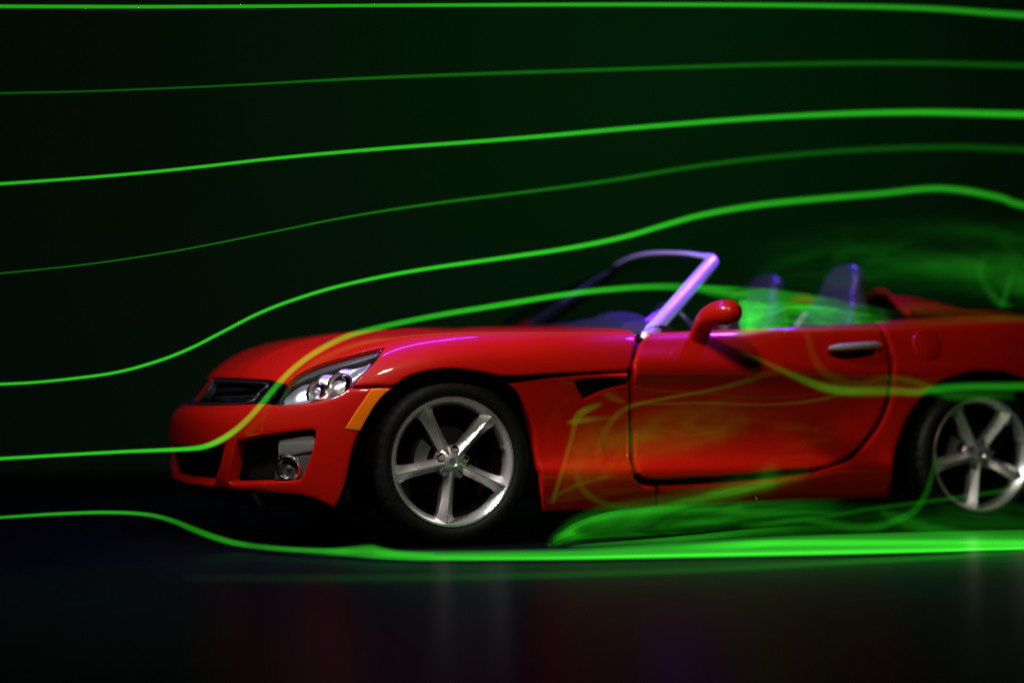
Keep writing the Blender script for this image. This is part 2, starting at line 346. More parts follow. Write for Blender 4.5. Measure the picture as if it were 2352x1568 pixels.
# panel outlines on the body surfaces (column, row)
Z = {
 'grille': [[0,5.205],[1.07,5.084],[1.876,4.993],[2.516,4.883],[2.712,4.781],[2.771,4.608],[2.715,4.353],[2.831,3.765],[2.674,3.642],[2.16,3.715],[1.511,3.782],[0,3.79]],
 'headlight': [[3.747,3.343],[3.469,4.033],[3.345,4.51],[3.381,4.878],[3.585,5.085],[3.98,5.239],[4.795,5.337],[5.483,5.473],[5.714,5.507],[5.76,5.385],[5.765,5.102],[5.762,4.565],[5.799,3.689],[5.62,3.467],[5.324,3.344],[4.75,3.273],[4.26,3.288]],
 'bumper': [[0,3.76],[1.511,3.752],[2.16,3.685],[2.674,3.612],[3.351,3.463],[3.747,3.303],[4.26,3.248],[4.75,3.233],[5.324,3.304],[5.62,3.427],[5.799,3.649],[5.997,3.56],[6.323,3.443],[6.524,3.374],[6.587,3.312],[6.475,3.097],[6.345,2.792],[6.227,2.474],[6.139,2.216],[6.065,1.956],[6.005,1.688],[5.946,1.414],[5.852,1.101],[5.741,0.796],[5.638,0.513],[5.375,0.689],[4.991,0.825],[4.297,0.856],[3.387,0.771],[2.231,0.547],[1.2,0.35],[0,0.25]],
 'center_intake': [[0,1.837],[1.926,1.899],[2.488,1.979],[2.3,1.572],[2.092,1.289],[1.874,0.996],[1.226,0.886],[0,0.786]],
 'side_intake': [[2.928,2.072],[3.687,2.208],[4.371,2.283],[5.028,2.324],[5.135,2.268],[5.124,2.04],[5.045,1.816],[4.896,1.567],[4.735,1.34],[4.586,1.285],[3.646,1.182],[2.636,1.044],[2.561,1.11],[2.766,1.591]],
 'silver_plate': [[4.07,2.102],[4.591,2.173],[5.135,2.24],[5.124,2.04],[5.073,1.853],[4.547,1.788],[4.013,1.744],[4.03,1.924]],
 'lamp_plate': [[3.995,1.728],[4.547,1.771],[5.066,1.836],[4.895,1.555],[4.731,1.298],[4.228,1.245],[3.831,1.197],[3.908,1.483]],
 'fog': [4.322,1.517],
 'marker': [[6.246,3.422],[6.412,3.372],[6.544,3.277],[6.457,3.081],[6.345,2.792],[6.245,2.5],[6.158,2.26],[6.029,2.294],[5.883,2.33],[6.023,2.66],[6.147,2.987]],
 'hood': [[0,5.265],[1.07,5.144],[1.876,5.053],[2.516,4.943],[2.839,4.811],[3.168,4.648],[3.345,4.56],[3.381,4.928],[3.585,5.135],[3.98,5.289],[4.795,5.387],[5.483,5.523],[5.746,5.54],[5.815,5.102],[5.812,4.565],[5.837,3.707],[6.08,3.645],[6.352,3.544],[6.585,3.445],[6.74,3.768],[6.975,3.999],[7.283,4.083],[7.574,4.041],[7.928,3.892],[8.189,3.74],[8.496,3.785],[9.008,3.952],[9.486,4.068],[9.788,4.142],[9.835,4.216],[9.86,4.5],[9.899,4.958],[9.955,5.448],[9.989,5.782],[9.973,5.969],[9.97,7],[9.98,8],[0,8]],
 'side_panel': [[0.287,10.175],[0.361,10.387],[1.054,10.661],[1.516,10.94],[1.842,11.078],[1.899,9.299],[1.938,6.947],[1.902,5.05],[1.904,2.983],[1.982,2.272],[2.098,2.032],[2.196,1.98],[2.27,0.0],[1.676,0.0],[1.157,0.012],[0.884,0.025],[0.829,1.802],[0.782,4.607],[0.732,6.999],[0.62,8.284],[0.472,9.432],[0.336,9.919]],
 'vent': [[1.216,10.096],[1.417,10.352],[1.667,10.508],[1.847,10.303],[1.852,10.034],[1.591,9.665],[1.29,9.311],[1.255,9.679]],
 'vent_panel': [[1.362,8.71],[1.592,9.285],[1.854,9.792],[1.887,8.509],[1.893,7.146],[1.88,6.057],[1.872,5.346],[1.663,5.228],[1.586,6.629],[1.475,7.878]],
 'door': [[2.194,15.791],[2.094,15.05],[1.998,13.955],[1.923,12.25],[1.942,9.957],[1.995,8.029],[2.0,6.945],[1.967,5.323],[1.951,3.438],[2.015,2.926],[2.148,2.68],[2.757,2.714],[3.415,2.907],[4.084,3.284],[4.559,3.531],[5.039,5.033],[5.509,6.552],[5.809,7.699],[5.944,9.023],[5.936,11.228],[5.93,13.284],[5.865,14.139],[5.909,16.083],[5.889,16.6],[4.051,16.6],[2.234,16.6]],
 'fuel': [6.885,13.57],
 'handle': [[4.821,13.435],[5.747,13.545]],
 'handle_cup': [[4.847,13.265],[5.177,13.359],[5.702,13.433],[5.666,13.226],[5.376,13.054],[5.076,12.965],[4.906,13.121]],
 'mirror_base': [2.902,14.898],
 'quarter': [[2.312,0.0],[3.514,0.061],[4.866,0.304],[6.043,0.462],[6.023,1.508],[6.036,4.401],[6.222,6.46],[6.425,7.625],[6.691,8.608],[7.014,9.641],[7.391,10.929],[7.813,11.6],[8.313,11.6],[8.748,10.929],[9.108,9.641],[9.376,8.608],[9.582,7.625],[9.739,6.46],[9.89,4.401],[9.901,1.508],[11.2,1.2],[12,2.0],[12,10],[12,17],[9,17],[7,17],[6.05,17],[5.974,15.905],[5.946,14.186],[6.02,13.32],[6.023,11.23],[6.034,8.883],[5.881,7.584],[5.563,6.396],[5.047,4.45],[4.574,3.078],[4.089,2.628],[3.422,2.278],[2.765,2.092],[2.236,2.012]],
 'vent_hole': [[1.216,10.096],[1.417,10.352],[1.667,10.508],[1.847,10.303],[1.887,8.509],[1.893,7.146],[1.88,6.057],[1.872,5.346],[1.663,5.228],[1.586,6.629],[1.475,7.878],[1.29,9.311],[1.255,9.679]],
}
# smoke: stream points (x, y, z, half width, half depth) and veil edges
SM = {
 's1': {"t":"stream","p":[[-2.6154,-0.6,1.8961,0.0048,0.0275],[-2.2144,-0.6,1.9279,0.0049,0.0275],[-1.8099,-0.6,1.9598,0.005,0.0275],[-1.4495,-0.6,1.9876,0.0051,0.0276],[-1.1048,-0.6,2.0143,0.0052,0.0276],[-0.7307,-0.6,2.0455,0.0053,0.0268],[-0.3286,-0.6,2.0804,0.0053,0.0255],[0.1559,-0.6,2.1214,0.006,0.0244],[0.7156,-0.6,2.1681,0.0072,0.0233],[1.1961,-0.6,2.2063,0.0083,0.0213],[1.589,-0.6,2.2352,0.0094,0.0182],[1.9196,-0.6,2.2575,0.0105,0.0157],[2.1687,-0.6,2.2724,0.0115,0.014],[2.4313,-0.6,2.2831,0.0128,0.0127],[2.7018,-0.6,2.2865,0.0147,0.0116],[3.1119,-0.6,2.3007,0.0162,0.0109],[3.7988,-0.6,2.3402,0.0168,0.0109],[4.6078,-0.6,2.3893,0.0172,0.011]]},
 's2': {"t":"stream","p":[[-2.6154,-0.6,1.5884,0.0024,0.007],[-2.1737,-0.6,1.6198,0.0025,0.007],[-1.7854,-0.6,1.6477,0.0025,0.007],[-1.6649,-0.6,1.6573,0.0025,0.007],[-1.6558,-0.6,1.6594,0.0025,0.007],[-1.5424,-0.6,1.6689,0.0025,0.0068],[-1.3827,-0.6,1.6824,0.0025,0.0066],[-1.1792,-0.6,1.7022,0.0028,0.0063],[-0.937,-0.6,1.7274,0.0033,0.0061],[-0.6965,-0.6,1.7543,0.004,0.006],[-0.4517,-0.6,1.7833,0.005,0.006],[-0.2048,-0.6,1.8106,0.006,0.0059],[0.0449,-0.6,1.8363,0.007,0.0056],[0.3549,-0.6,1.867,0.0078,0.0054],[0.7389,-0.6,1.904,0.0083,0.0052],[1.0884,-0.6,1.9374,0.0091,0.0048],[1.3789,-0.6,1.9654,0.0102,0.004],[1.673,-0.6,1.9914,0.0113,0.0034],[1.9792,-0.6,2.0162,0.0125,0.003],[2.3096,-0.6,2.0384,0.0136,0.0027],[2.6441,-0.6,2.0537,0.0144,0.0026],[3.0965,-0.6,2.0761,0.0151,0.0025],[3.7938,-0.6,2.1181,0.0156,0.0025],[4.6078,-0.6,2.1681,0.016,0.0025]]},
 's3': {"t":"stream","p":[[-2.6154,-0.6,1.2711,0.0048,0.03],[-2.1721,-0.6,1.2976,0.0049,0.0299],[-1.7834,-0.6,1.3214,0.005,0.03],[-1.6648,-0.6,1.3298,0.0051,0.0304],[-1.6549,-0.6,1.3334,0.0051,0.031],[-1.5325,-0.6,1.3475,0.0051,0.0311],[-1.3716,-0.6,1.3667,0.0051,0.031],[-1.2223,-0.6,1.3858,0.0053,0.0311],[-1.0696,-0.6,1.4068,0.0056,0.0311],[-0.8881,-0.6,1.4346,0.0059,0.0305],[-0.6832,-0.6,1.4677,0.0061,0.0294],[-0.4796,-0.6,1.4975,0.0065,0.0285],[-0.2741,-0.6,1.5249,0.0071,0.0278],[-0.0387,-0.6,1.5548,0.0076,0.0272],[0.2287,-0.6,1.5873,0.0081,0.0267],[0.5024,-0.6,1.6227,0.0089,0.0252],[0.7812,-0.6,1.6614,0.01,0.0225],[1.068,-0.6,1.6993,0.0109,0.0205],[1.3631,-0.6,1.7363,0.0115,0.0195],[1.6664,-0.6,1.7697,0.0123,0.0188],[1.9735,-0.6,1.7985,0.0135,0.0183],[2.3048,-0.6,1.8219,0.0146,0.018],[2.6401,-0.6,1.8352,0.0154,0.0179],[3.0924,-0.6,1.8533,0.0161,0.018],[3.7909,-0.6,1.889,0.0167,0.018],[4.6078,-0.6,1.9317,0.0172,0.018]]},
 's4': {"t":"stream","p":[[-2.6154,-0.6,0.9502,0.0019,0.009],[-2.1684,-0.6,0.9746,0.002,0.009],[-1.7791,-0.6,0.9966,0.002,0.009],[-1.6645,-0.6,1.0056,0.002,0.009],[-1.6528,-0.6,1.0115,0.002,0.009],[-1.5263,-0.6,1.0278,0.0021,0.009],[-1.3639,-0.6,1.0497,0.0022,0.009],[-1.2104,-0.6,1.0746,0.0024,0.009],[-1.055,-0.6,1.1034,0.0025,0.009],[-0.8969,-0.6,1.1366,0.0029,0.0087],[-0.7361,-0.6,1.1735,0.0034,0.0081],[-0.5724,-0.6,1.2114,0.0038,0.0078],[-0.4058,-0.6,1.2501,0.0043,0.0076],[-0.2361,-0.6,1.285,0.0051,0.0074],[-0.0634,-0.6,1.3167,0.0061,0.0071],[0.1125,-0.6,1.3463,0.0068,0.0068],[0.2916,-0.6,1.3739,0.0072,0.0063],[0.4741,-0.6,1.4029,0.008,0.0058],[0.6601,-0.6,1.4335,0.0091,0.0053],[0.8496,-0.6,1.4676,0.0099,0.0048],[1.0427,-0.6,1.5063,0.0104,0.0043],[1.2396,-0.6,1.5422,0.0111,0.0038],[1.4404,-0.6,1.5738,0.0122,0.0033],[1.6451,-0.6,1.6022,0.0132,0.0029],[1.854,-0.6,1.6274,0.0138,0.0027],[2.0666,-0.6,1.6486,0.0144,0.0025],[2.278,-0.6,1.6658,0.0152,0.0023],[2.5081,-0.6,1.6786,0.0157,0.0022],[2.7217,-0.6,1.6825,0.0159,0.0021],[3.0794,-0.6,1.6916,0.0161,0.002],[3.7688,-0.6,1.7192,0.0166,0.002],[4.6078,-0.6,1.754,0.0172,0.002]]},
 's5': {"t":"stream","p":[[-2.6154,-0.6,0.5985,0.0048,0.031],[-2.1623,-0.6,0.6046,0.0049,0.0309],[-1.7721,-0.6,0.6102,0.005,0.031],[-1.6554,-0.6,0.613,0.0051,0.0315],[-1.6461,-0.6,0.6151,0.0051,0.032],[-1.5791,-0.6,0.6184,0.0051,0.0321],[-1.4996,-0.6,0.6241,0.0051,0.032],[-1.3893,-0.6,0.6359,0.0053,0.032],[-1.2701,-0.6,0.652,0.0056,0.032],[-1.1812,-0.6,0.6704,0.0058,0.032],[-1.1083,-0.6,0.6914,0.0061,0.032],[-1.0403,-0.6,0.7143,0.0062,0.032],[-0.9786,-0.6,0.7393,0.0061,0.032],[-0.9224,-0.6,0.7655,0.0061,0.0317],[-0.8673,-0.6,0.7944,0.0062,0.0311],[-0.794,-0.6,0.8332,0.0063,0.0306],[-0.7088,-0.6,0.8776,0.0066,0.0301],[-0.6254,-0.6,0.914,0.0069,0.0299],[-0.5419,-0.6,0.9446,0.0071,0.03],[-0.4605,-0.6,0.9716,0.0072,0.03],[-0.378,-0.6,0.9954,0.0072,0.03],[-0.2699,-0.6,1.0218,0.0075,0.03],[-0.1377,-0.6,1.0502,0.008,0.0301],[0.0231,-0.6,1.0794,0.0086,0.0298],[0.2115,-0.6,1.1094,0.0091,0.0293],[0.3739,-0.6,1.1354,0.0097,0.0288],[0.5108,-0.6,1.1574,0.0102,0.0284],[0.642,-0.6,1.1816,0.0107,0.0274],[0.7675,-0.6,1.2082,0.0113,0.0259],[0.8793,-0.6,1.2362,0.0118,0.0244],[0.9759,-0.6,1.2656,0.0123,0.0229],[1.0673,-0.6,1.2928,0.0129,0.0214],[1.1514,-0.6,1.3171,0.0134,0.0199],[1.2561,-0.6,1.3416,0.014,0.0185],[1.3875,-0.6,1.367,0.0146,0.0169],[1.5323,-0.6,1.3902,0.015,0.0156],[1.6937,-0.6,1.4107,0.0151,0.0146],[1.8447,-0.6,1.4285,0.0152,0.0138],[1.9788,-0.6,1.4433,0.0153,0.0129],[2.0938,-0.6,1.4567,0.0154,0.0124],[2.1846,-0.6,1.4697,0.0154,0.0124],[2.2629,-0.6,1.4799,0.0155,0.0125],[2.3287,-0.6,1.4869,0.0155,0.0125],[2.3963,-0.6,1.4898,0.0156,0.0125],[2.4748,-0.6,1.4879,0.0163,0.0123],[2.5553,-0.6,1.4821,0.0168,0.012],[2.6246,-0.6,1.4731,0.0168,0.0115],[2.7192,-0.6,1.4592,0.0169,0.011],[2.8041,-0.6,1.4369,0.0175,0.0104],[3.0636,-0.6,1.4138,0.0182,0.01],[3.7424,-0.6,1.396,0.0188,0.0099],[4.6078,-0.6,1.3783,0.0195,0.01]]},
 's6': {"t":"stream","p":[[-2.6147,-0.62,0.3366,0.0056,0.03],[-2.1634,-0.62,0.3392,0.0057,0.0299],[-1.7743,-0.62,0.3419,0.0059,0.03],[-1.6619,-0.62,0.3446,0.0059,0.0305],[-1.6498,-0.62,0.3479,0.0059,0.031],[-1.5484,-0.62,0.353,0.0059,0.0311],[-1.4282,-0.62,0.3589,0.006,0.031],[-1.311,-0.62,0.3641,0.0063,0.031],[-1.1958,-0.62,0.3689,0.0068,0.031],[-1.0905,-0.62,0.3721,0.0076,0.031],[-0.9996,-0.62,0.3748,0.0086,0.031],[-0.944,-0.62,0.3779,0.0095,0.031],[-0.9114,-0.62,0.3824,0.0104,0.031],[-0.8775,-0.62,0.3922,0.011,0.031],[-0.8463,-0.62,0.4065,0.0114,0.0306],[-0.814,-0.62,0.425,0.0115,0.0273],[-0.7814,-0.62,0.448,0.0115,0.0223],[-0.7539,-0.6416,0.4764,0.0115,0.0192],[-0.7263,-0.6621,0.5094,0.0115,0.0174],[-0.6927,-0.6586,0.5458,0.0115,0.0167],[-0.654,-0.6355,0.5854,0.0116,0.0169],[-0.6189,-0.6256,0.622,0.0116,0.0172],[-0.5848,-0.62,0.6559,0.0116,0.0178],[-0.5481,-0.6208,0.6883,0.0116,0.0181],[-0.5066,-0.62,0.7193,0.0117,0.0181],[-0.4561,-0.62,0.7507,0.0117,0.0177],[-0.3961,-0.62,0.7826,0.0117,0.0167],[-0.3333,-0.62,0.8082,0.0118,0.0166],[-0.2686,-0.62,0.8267,0.0118,0.0174],[-0.1807,-0.62,0.8478,0.0119,0.0184],[-0.0662,-0.62,0.8724,0.0119,0.0193],[0.059,-0.62,0.8966,0.012,0.0205],[0.1946,-0.62,0.92,0.0121,0.0222],[0.3331,-0.62,0.9435,0.0122,0.0232],[0.4752,-0.62,0.968,0.0122,0.0235],[0.6066,-0.62,0.9882,0.0124,0.0225],[0.7224,-0.62,1.0027,0.0129,0.0201],[0.8294,-0.62,1.0135,0.0137,0.0174],[0.9289,-0.62,1.0211,0.0146,0.0148],[1.0196,-0.62,1.0248,0.0158,0.0126],[1.0988,-0.62,1.0239,0.0171,0.0108],[1.1764,-0.62,1.02,0.0189,0.0092],[1.2565,-0.62,1.013,0.0214,0.0077],[1.3373,-0.62,1.0053,0.024,0.0063],[1.4173,-0.62,0.9983,0.0261,0.005],[1.5013,-0.62,0.9906,0.028,0.0039],[1.5908,-0.62,0.9813,0.0295,0.0032],[1.6893,-0.62,0.9705,0.0301,0.0025],[1.8031,-0.62,0.9575,0.0286,0.0015],[1.9231,-0.62,0.9436,0.0264,0.0005]]},
 's7': {"t":"stream","p":[[-2.6147,-0.62,0.1327,0.0048,0.018],[-2.1681,-0.62,0.1315,0.0049,0.0179],[-1.7797,-0.62,0.131,0.005,0.018],[-1.6598,-0.62,0.1333,0.005,0.0188],[-1.6511,-0.62,0.137,0.005,0.0199],[-1.5705,-0.62,0.141,0.0054,0.0206],[-1.4773,-0.62,0.145,0.0059,0.021],[-1.3847,-0.62,0.1472,0.0063,0.0209],[-1.2937,-0.62,0.1477,0.0068,0.0203],[-1.2158,-0.62,0.1452,0.0072,0.0188],[-1.1487,-0.62,0.1399,0.0076,0.0167],[-1.0937,-0.62,0.1312,0.0083,0.0142],[-1.0494,-0.62,0.1193,0.0093,0.0116],[-1.0085,-0.6243,0.1048,0.0102,0.0106],[-0.9736,-0.6417,0.0887,0.011,0.0108],[-0.9385,-0.6591,0.0734,0.0117,0.0114],[-0.9035,-0.6766,0.0586,0.0121,0.0124],[-0.8653,-0.6957,0.045,0.0121,0.0137],[-0.8242,-0.7162,0.0326,0.0116,0.0152],[-0.7786,-0.7703,0.0245,0.0111,0.0165],[-0.7359,-0.8875,0.0234,0.0105,0.0175],[-0.6844,-0.9821,0.0226,0.0101,0.0183],[-0.6221,-1.0553,0.0223,0.0099,0.0188],[-0.5698,-1.1091,0.023,0.0103,0.019],[-0.5321,-1.1408,0.0251,0.0114,0.0189],[-0.4998,-1.1727,0.028,0.0129,0.0192],[-0.471,-1.2141,0.0324,0.0153,0.0203],[-0.4483,-1.2465,0.0346,0.0165,0.021],[-0.4355,-1.2624,0.0327,0.0155,0.0209],[-0.4187,-1.2743,0.0295,0.0138,0.0198],[-0.3921,-1.2855,0.0256,0.0117,0.0178],[-0.3552,-1.2993,0.0221,0.0098,0.0148],[-0.3026,-1.3204,0.0205,0.0089,0.0102],[-0.2446,-1.3437,0.0193,0.0082,0.005]]},
 'floor_reflection': {"t":"stream","p":[[-1.2206,-1.7663,0.0121,0.0069,0.0003],[-1.0611,-1.8464,0.0127,0.0074,0.0006],[-0.8993,-1.9234,0.0133,0.0079,0.0009],[-0.7268,-1.994,0.014,0.0085,0.0015],[-0.5469,-2.0564,0.0146,0.009,0.0021],[-0.3621,-2.1033,0.0149,0.0092,0.0025],[-0.1698,-2.1365,0.0149,0.0092,0.0027],[0.0318,-2.156,0.015,0.0093,0.0028],[0.2447,-2.1617,0.0151,0.0094,0.0027],[0.4713,-2.1557,0.0153,0.0096,0.0028],[0.715,-2.1369,0.0155,0.0098,0.0029],[0.9481,-2.1148,0.0157,0.0099,0.0031],[1.161,-2.0903,0.0159,0.0101,0.0033],[1.3949,-2.0591,0.0161,0.0103,0.0036],[1.6468,-2.0061,0.0164,0.0105,0.0038],[1.9829,-1.9923,0.0166,0.0107,0.004],[2.4622,-2.0649,0.0169,0.0109,0.004],[2.9941,-2.1636,0.0171,0.0111,0.004]]},  # reflection of the stream in the floor, built as a faint glowing strand
 'band': {"t":"sheet","top":[[-0.6616,-1.0871,0.0275],[-0.5292,-1.1698,0.0359],[-0.4553,-1.2939,0.0375],[-0.3436,-1.4055,0.0394],[-0.1754,-1.4808,0.0412],[0.0169,-1.5394,0.0429],[0.2098,-1.5925,0.0464],[0.4147,-1.6241,0.0528],[0.6216,-1.6583,0.0627],[0.8314,-1.6929,0.0729],[1.0381,-1.7283,0.0782],[1.323,-1.7626,0.0811],[1.576,-1.7978,0.0823],[1.7931,-1.8268,0.0822],[2.2416,-1.931,0.0814],[2.9934,-2.1644,0.0808]],"bot":[[-0.6679,-1.1103,0.008],[-0.536,-1.1927,0.008],[-0.4624,-1.3164,0.008],[-0.3512,-1.4276,0.008],[-0.1836,-1.5026,0.008],[0.008,-1.561,0.008],[0.2002,-1.614,0.008],[0.4044,-1.6454,0.008],[0.6105,-1.6794,0.008],[0.8195,-1.714,0.008],[1.0254,-1.7492,0.008],[1.3092,-1.7834,0.008],[1.5613,-1.8184,0.008],[1.7776,-1.8474,0.008],[2.2245,-1.9513,0.008],[2.9734,-2.1837,0.008]],"env":[[0,0],[0.08,0.5],[0.2,1],[0.5,1],[1,0.9]],"b":0.072,"seed":3,"prof":"low","fil":0.35,"freq":4,"m":22,"turb":0},
 'bandcore': {"t":"sheet","top":[[0.5969,-1.3575,0.0156],[0.6659,-1.3876,0.0235],[0.7364,-1.4146,0.0308],[0.8121,-1.4319,0.0365],[0.8922,-1.4419,0.0407],[0.9724,-1.4391,0.0423],[1.0606,-1.4318,0.042],[1.1893,-1.454,0.0411],[1.3498,-1.4993,0.0395],[1.4986,-1.5512,0.038],[1.6366,-1.6105,0.0366],[1.7881,-1.6639,0.0344],[1.9417,-1.704,0.0312],[2.2163,-1.7932,0.0282],[2.6625,-1.9546,0.0255],[3.0602,-2.0996,0.0233]],"bot":[[0.5864,-1.3788,0.008],[0.6551,-1.4087,0.008],[0.7254,-1.4356,0.008],[0.8008,-1.4529,0.008],[0.8806,-1.4628,0.008],[0.9606,-1.46,0.008],[1.0484,-1.4528,0.008],[1.1767,-1.4749,0.008],[1.3367,-1.52,0.008],[1.4849,-1.5717,0.008],[1.6225,-1.6308,0.008],[1.7734,-1.684,0.008],[1.9264,-1.724,0.008],[2.2,-1.8129,0.008],[2.6447,-1.9737,0.008],[3.041,-2.1182,0.008]],"env":[[0,0],[0.2,0.7],[0.45,1],[0.75,0.35],[1,0.2]],"b":0.06,"seed":4,"prof":"soft","fil":0.3,"freq":2,"m":22,"turb":0},
 'lip': {"t":"sheet","top":[[-0.4189,-1.3867,0.0223],[-0.2722,-1.4569,0.0222],[-0.125,-1.5243,0.0224],[0.0232,-1.5881,0.0232],[0.1765,-1.64,0.0242],[0.3381,-1.6758,0.0252],[0.5035,-1.7068,0.0257],[0.6728,-1.7343,0.0258],[0.8409,-1.7627,0.0259],[1.012,-1.7917,0.026],[1.2175,-1.8207,0.0256],[1.4534,-1.8493,0.0248],[1.6961,-1.8627,0.0241],[2.0121,-1.9024,0.0235],[2.5147,-2.038,0.0231],[2.9827,-2.1747,0.0227]],"bot":[[-0.4189,-1.3867,0.0088],[-0.2722,-1.4569,0.0089],[-0.125,-1.5243,0.0089],[0.0232,-1.5881,0.0089],[0.1765,-1.64,0.0089],[0.3381,-1.6758,0.009],[0.5035,-1.7068,0.009],[0.6728,-1.7343,0.009],[0.8409,-1.7627,0.009],[1.012,-1.7917,0.009],[1.2175,-1.8207,0.009],[1.4534,-1.8493,0.0091],[1.6961,-1.8627,0.0091],[2.0121,-1.9024,0.0091],[2.5147,-2.038,0.0092],[2.9827,-2.1747,0.0093]],"env":[[0,0],[0.15,0.7],[0.4,1],[0.6,0.8],[1,0.5]],"b":0.06999999999999999,"seed":5,"prof":"soft","fil":0.2,"freq":2,"m":22,"turb":0},
 'lobe': {"t":"sheet","top":[[0.3202,-1.0371,0.0126],[0.3439,-1.0333,0.0324],[0.3863,-1.0114,0.0555],[0.4542,-0.97,0.0846],[0.523,-0.97,0.1111],[0.6059,-0.97,0.1312],[0.696,-0.97,0.1427],[0.7881,-0.97,0.1497],[0.8803,-0.97,0.1534],[0.9713,-0.97,0.156],[1.069,-0.97,0.1578],[1.1862,-0.97,0.1596],[1.3136,-0.97,0.1612],[1.4491,-0.97,0.1627],[1.5853,-0.97,0.1625],[1.7001,-0.97,0.1617]],"bot":[[0.3106,-1.0595,0.008],[0.3506,-1.0556,0.008],[0.4095,-1.0339,0.008],[0.4983,-0.9844,0.008],[0.5878,-0.97,0.0103],[0.6807,-0.97,0.0139],[0.772,-0.97,0.0194],[0.8641,-0.97,0.0251],[0.957,-0.97,0.0308],[1.0509,-0.97,0.0364],[1.1457,-0.97,0.0424],[1.2386,-0.97,0.0491],[1.3465,-0.97,0.0576],[1.4716,-0.97,0.0667],[1.5957,-0.97,0.0628],[1.7001,-0.97,0.0548]],"env":[[0,0.2],[0.1,1],[0.4,0.9],[0.6,0.7],[0.8,0.35],[1,0]],"b":0.028000000000000004,"seed":6,"prof":"top","fil":0.62,"freq":5,"m":22,"turb":[4,2.2]},
 'wedge': {"t":"sheet","top":[[0.3007,-1.1977,0.0189],[0.3555,-1.221,0.024],[0.4143,-1.2425,0.0293],[0.4816,-1.2615,0.0346],[0.5541,-1.272,0.0397],[0.6314,-1.2723,0.0444],[0.7175,-1.2563,0.0479],[0.8139,-1.2226,0.0498],[0.912,-1.1886,0.0519],[1.0111,-1.1555,0.0541],[1.1033,-1.1362,0.057],[1.1928,-1.1259,0.0602],[1.292,-1.113,0.0638],[1.3944,-1.1063,0.0645],[1.4938,-1.1182,0.0565],[1.5764,-1.1325,0.0476]],"bot":[[0.2912,-1.2195,0.008],[0.3458,-1.2428,0.008],[0.4044,-1.2641,0.008],[0.4715,-1.2831,0.008],[0.5438,-1.2936,0.008],[0.6207,-1.2938,0.008],[0.7065,-1.2779,0.008],[0.8026,-1.2443,0.008],[0.9003,-1.2104,0.008],[0.9992,-1.1775,0.008],[1.091,-1.1583,0.008],[1.1802,-1.148,0.008],[1.279,-1.1351,0.008],[1.3811,-1.1285,0.008],[1.4801,-1.1403,0.008],[1.5624,-1.1546,0.008]],"env":[[0,0],[0.15,0.8],[0.4,1],[0.6,0.5],[0.85,0.15],[1,0]],"b":0.024,"seed":7,"prof":"top","fil":0.45,"freq":4,"m":22,"turb":0},
 'sill': {"t":"sheet","top":[[0.6876,-0.945,0.1269],[0.7409,-0.945,0.1367],[0.7945,-0.945,0.1468],[0.8484,-0.945,0.158],[0.9025,-0.945,0.1701],[0.957,-0.945,0.1831],[1.0118,-0.945,0.1969],[1.0669,-0.945,0.2108],[1.1224,-0.945,0.2247],[1.1781,-0.945,0.237],[1.2342,-0.945,0.2477],[1.29,-0.945,0.2564],[1.3443,-0.945,0.2628],[1.4077,-0.945,0.2689],[1.4845,-0.945,0.2753],[1.5507,-0.945,0.2806]],"bot":[[0.6876,-0.945,0.1133],[0.7409,-0.945,0.1134],[0.7945,-0.945,0.1139],[0.8484,-0.945,0.1153],[0.9025,-0.945,0.1175],[0.957,-0.945,0.1202],[1.0118,-0.945,0.1238],[1.0669,-0.945,0.1301],[1.1224,-0.945,0.1389],[1.1781,-0.945,0.1503],[1.2342,-0.945,0.1643],[1.29,-0.945,0.1783],[1.3443,-0.945,0.1919],[1.4077,-0.945,0.2062],[1.4845,-0.945,0.2215],[1.5507,-0.945,0.2344]],"env":[[0,0],[0.3,0.7],[0.5,1],[0.75,0.6],[1,0]],"b":0.013000000000000001,"seed":8,"prof":"soft","fil":0.6,"freq":5,"m":22,"turb":[4,2]},
 'w1': {"t":"stream","p":[[1.1745,-0.97,0.0545,0.0118,0.0006],[1.2323,-0.97,0.0569,0.0126,0.0022],[1.2885,-0.97,0.0597,0.0133,0.0035],[1.3381,-0.97,0.0644,0.0134,0.0038],[1.3848,-0.97,0.0692,0.0134,0.0036],[1.432,-0.97,0.0718,0.0139,0.0034],[1.4804,-0.97,0.0717,0.0147,0.0031],[1.5365,-0.97,0.0648,0.0161,0.0029],[1.5969,-0.97,0.0534,0.0177,0.003],[1.6503,-0.97,0.0442,0.0184,0.0031],[1.6987,-0.97,0.0365,0.0183,0.0032],[1.7484,-0.97,0.0339,0.0179,0.0034],[1.7989,-0.97,0.0359,0.0172,0.0038],[1.847,-0.97,0.0427,0.0164,0.004],[1.8927,-0.97,0.0542,0.0156,0.0042],[1.9364,-0.97,0.0692,0.0153,0.0042],[1.9789,-0.97,0.0871,0.0155,0.0039],[2.0146,-0.97,0.113,0.0151,0.0035],[2.0418,-0.97,0.1495,0.0136,0.0029],[2.0629,-0.97,0.1885,0.0121,0.0023],[2.0776,-0.97,0.2278,0.0114,0.0021],[2.0884,-0.97,0.2661,0.0107,0.0018],[2.0961,-0.97,0.3011,0.01,0.0012],[2.1026,-0.97,0.3352,0.0093,0.0006]]},
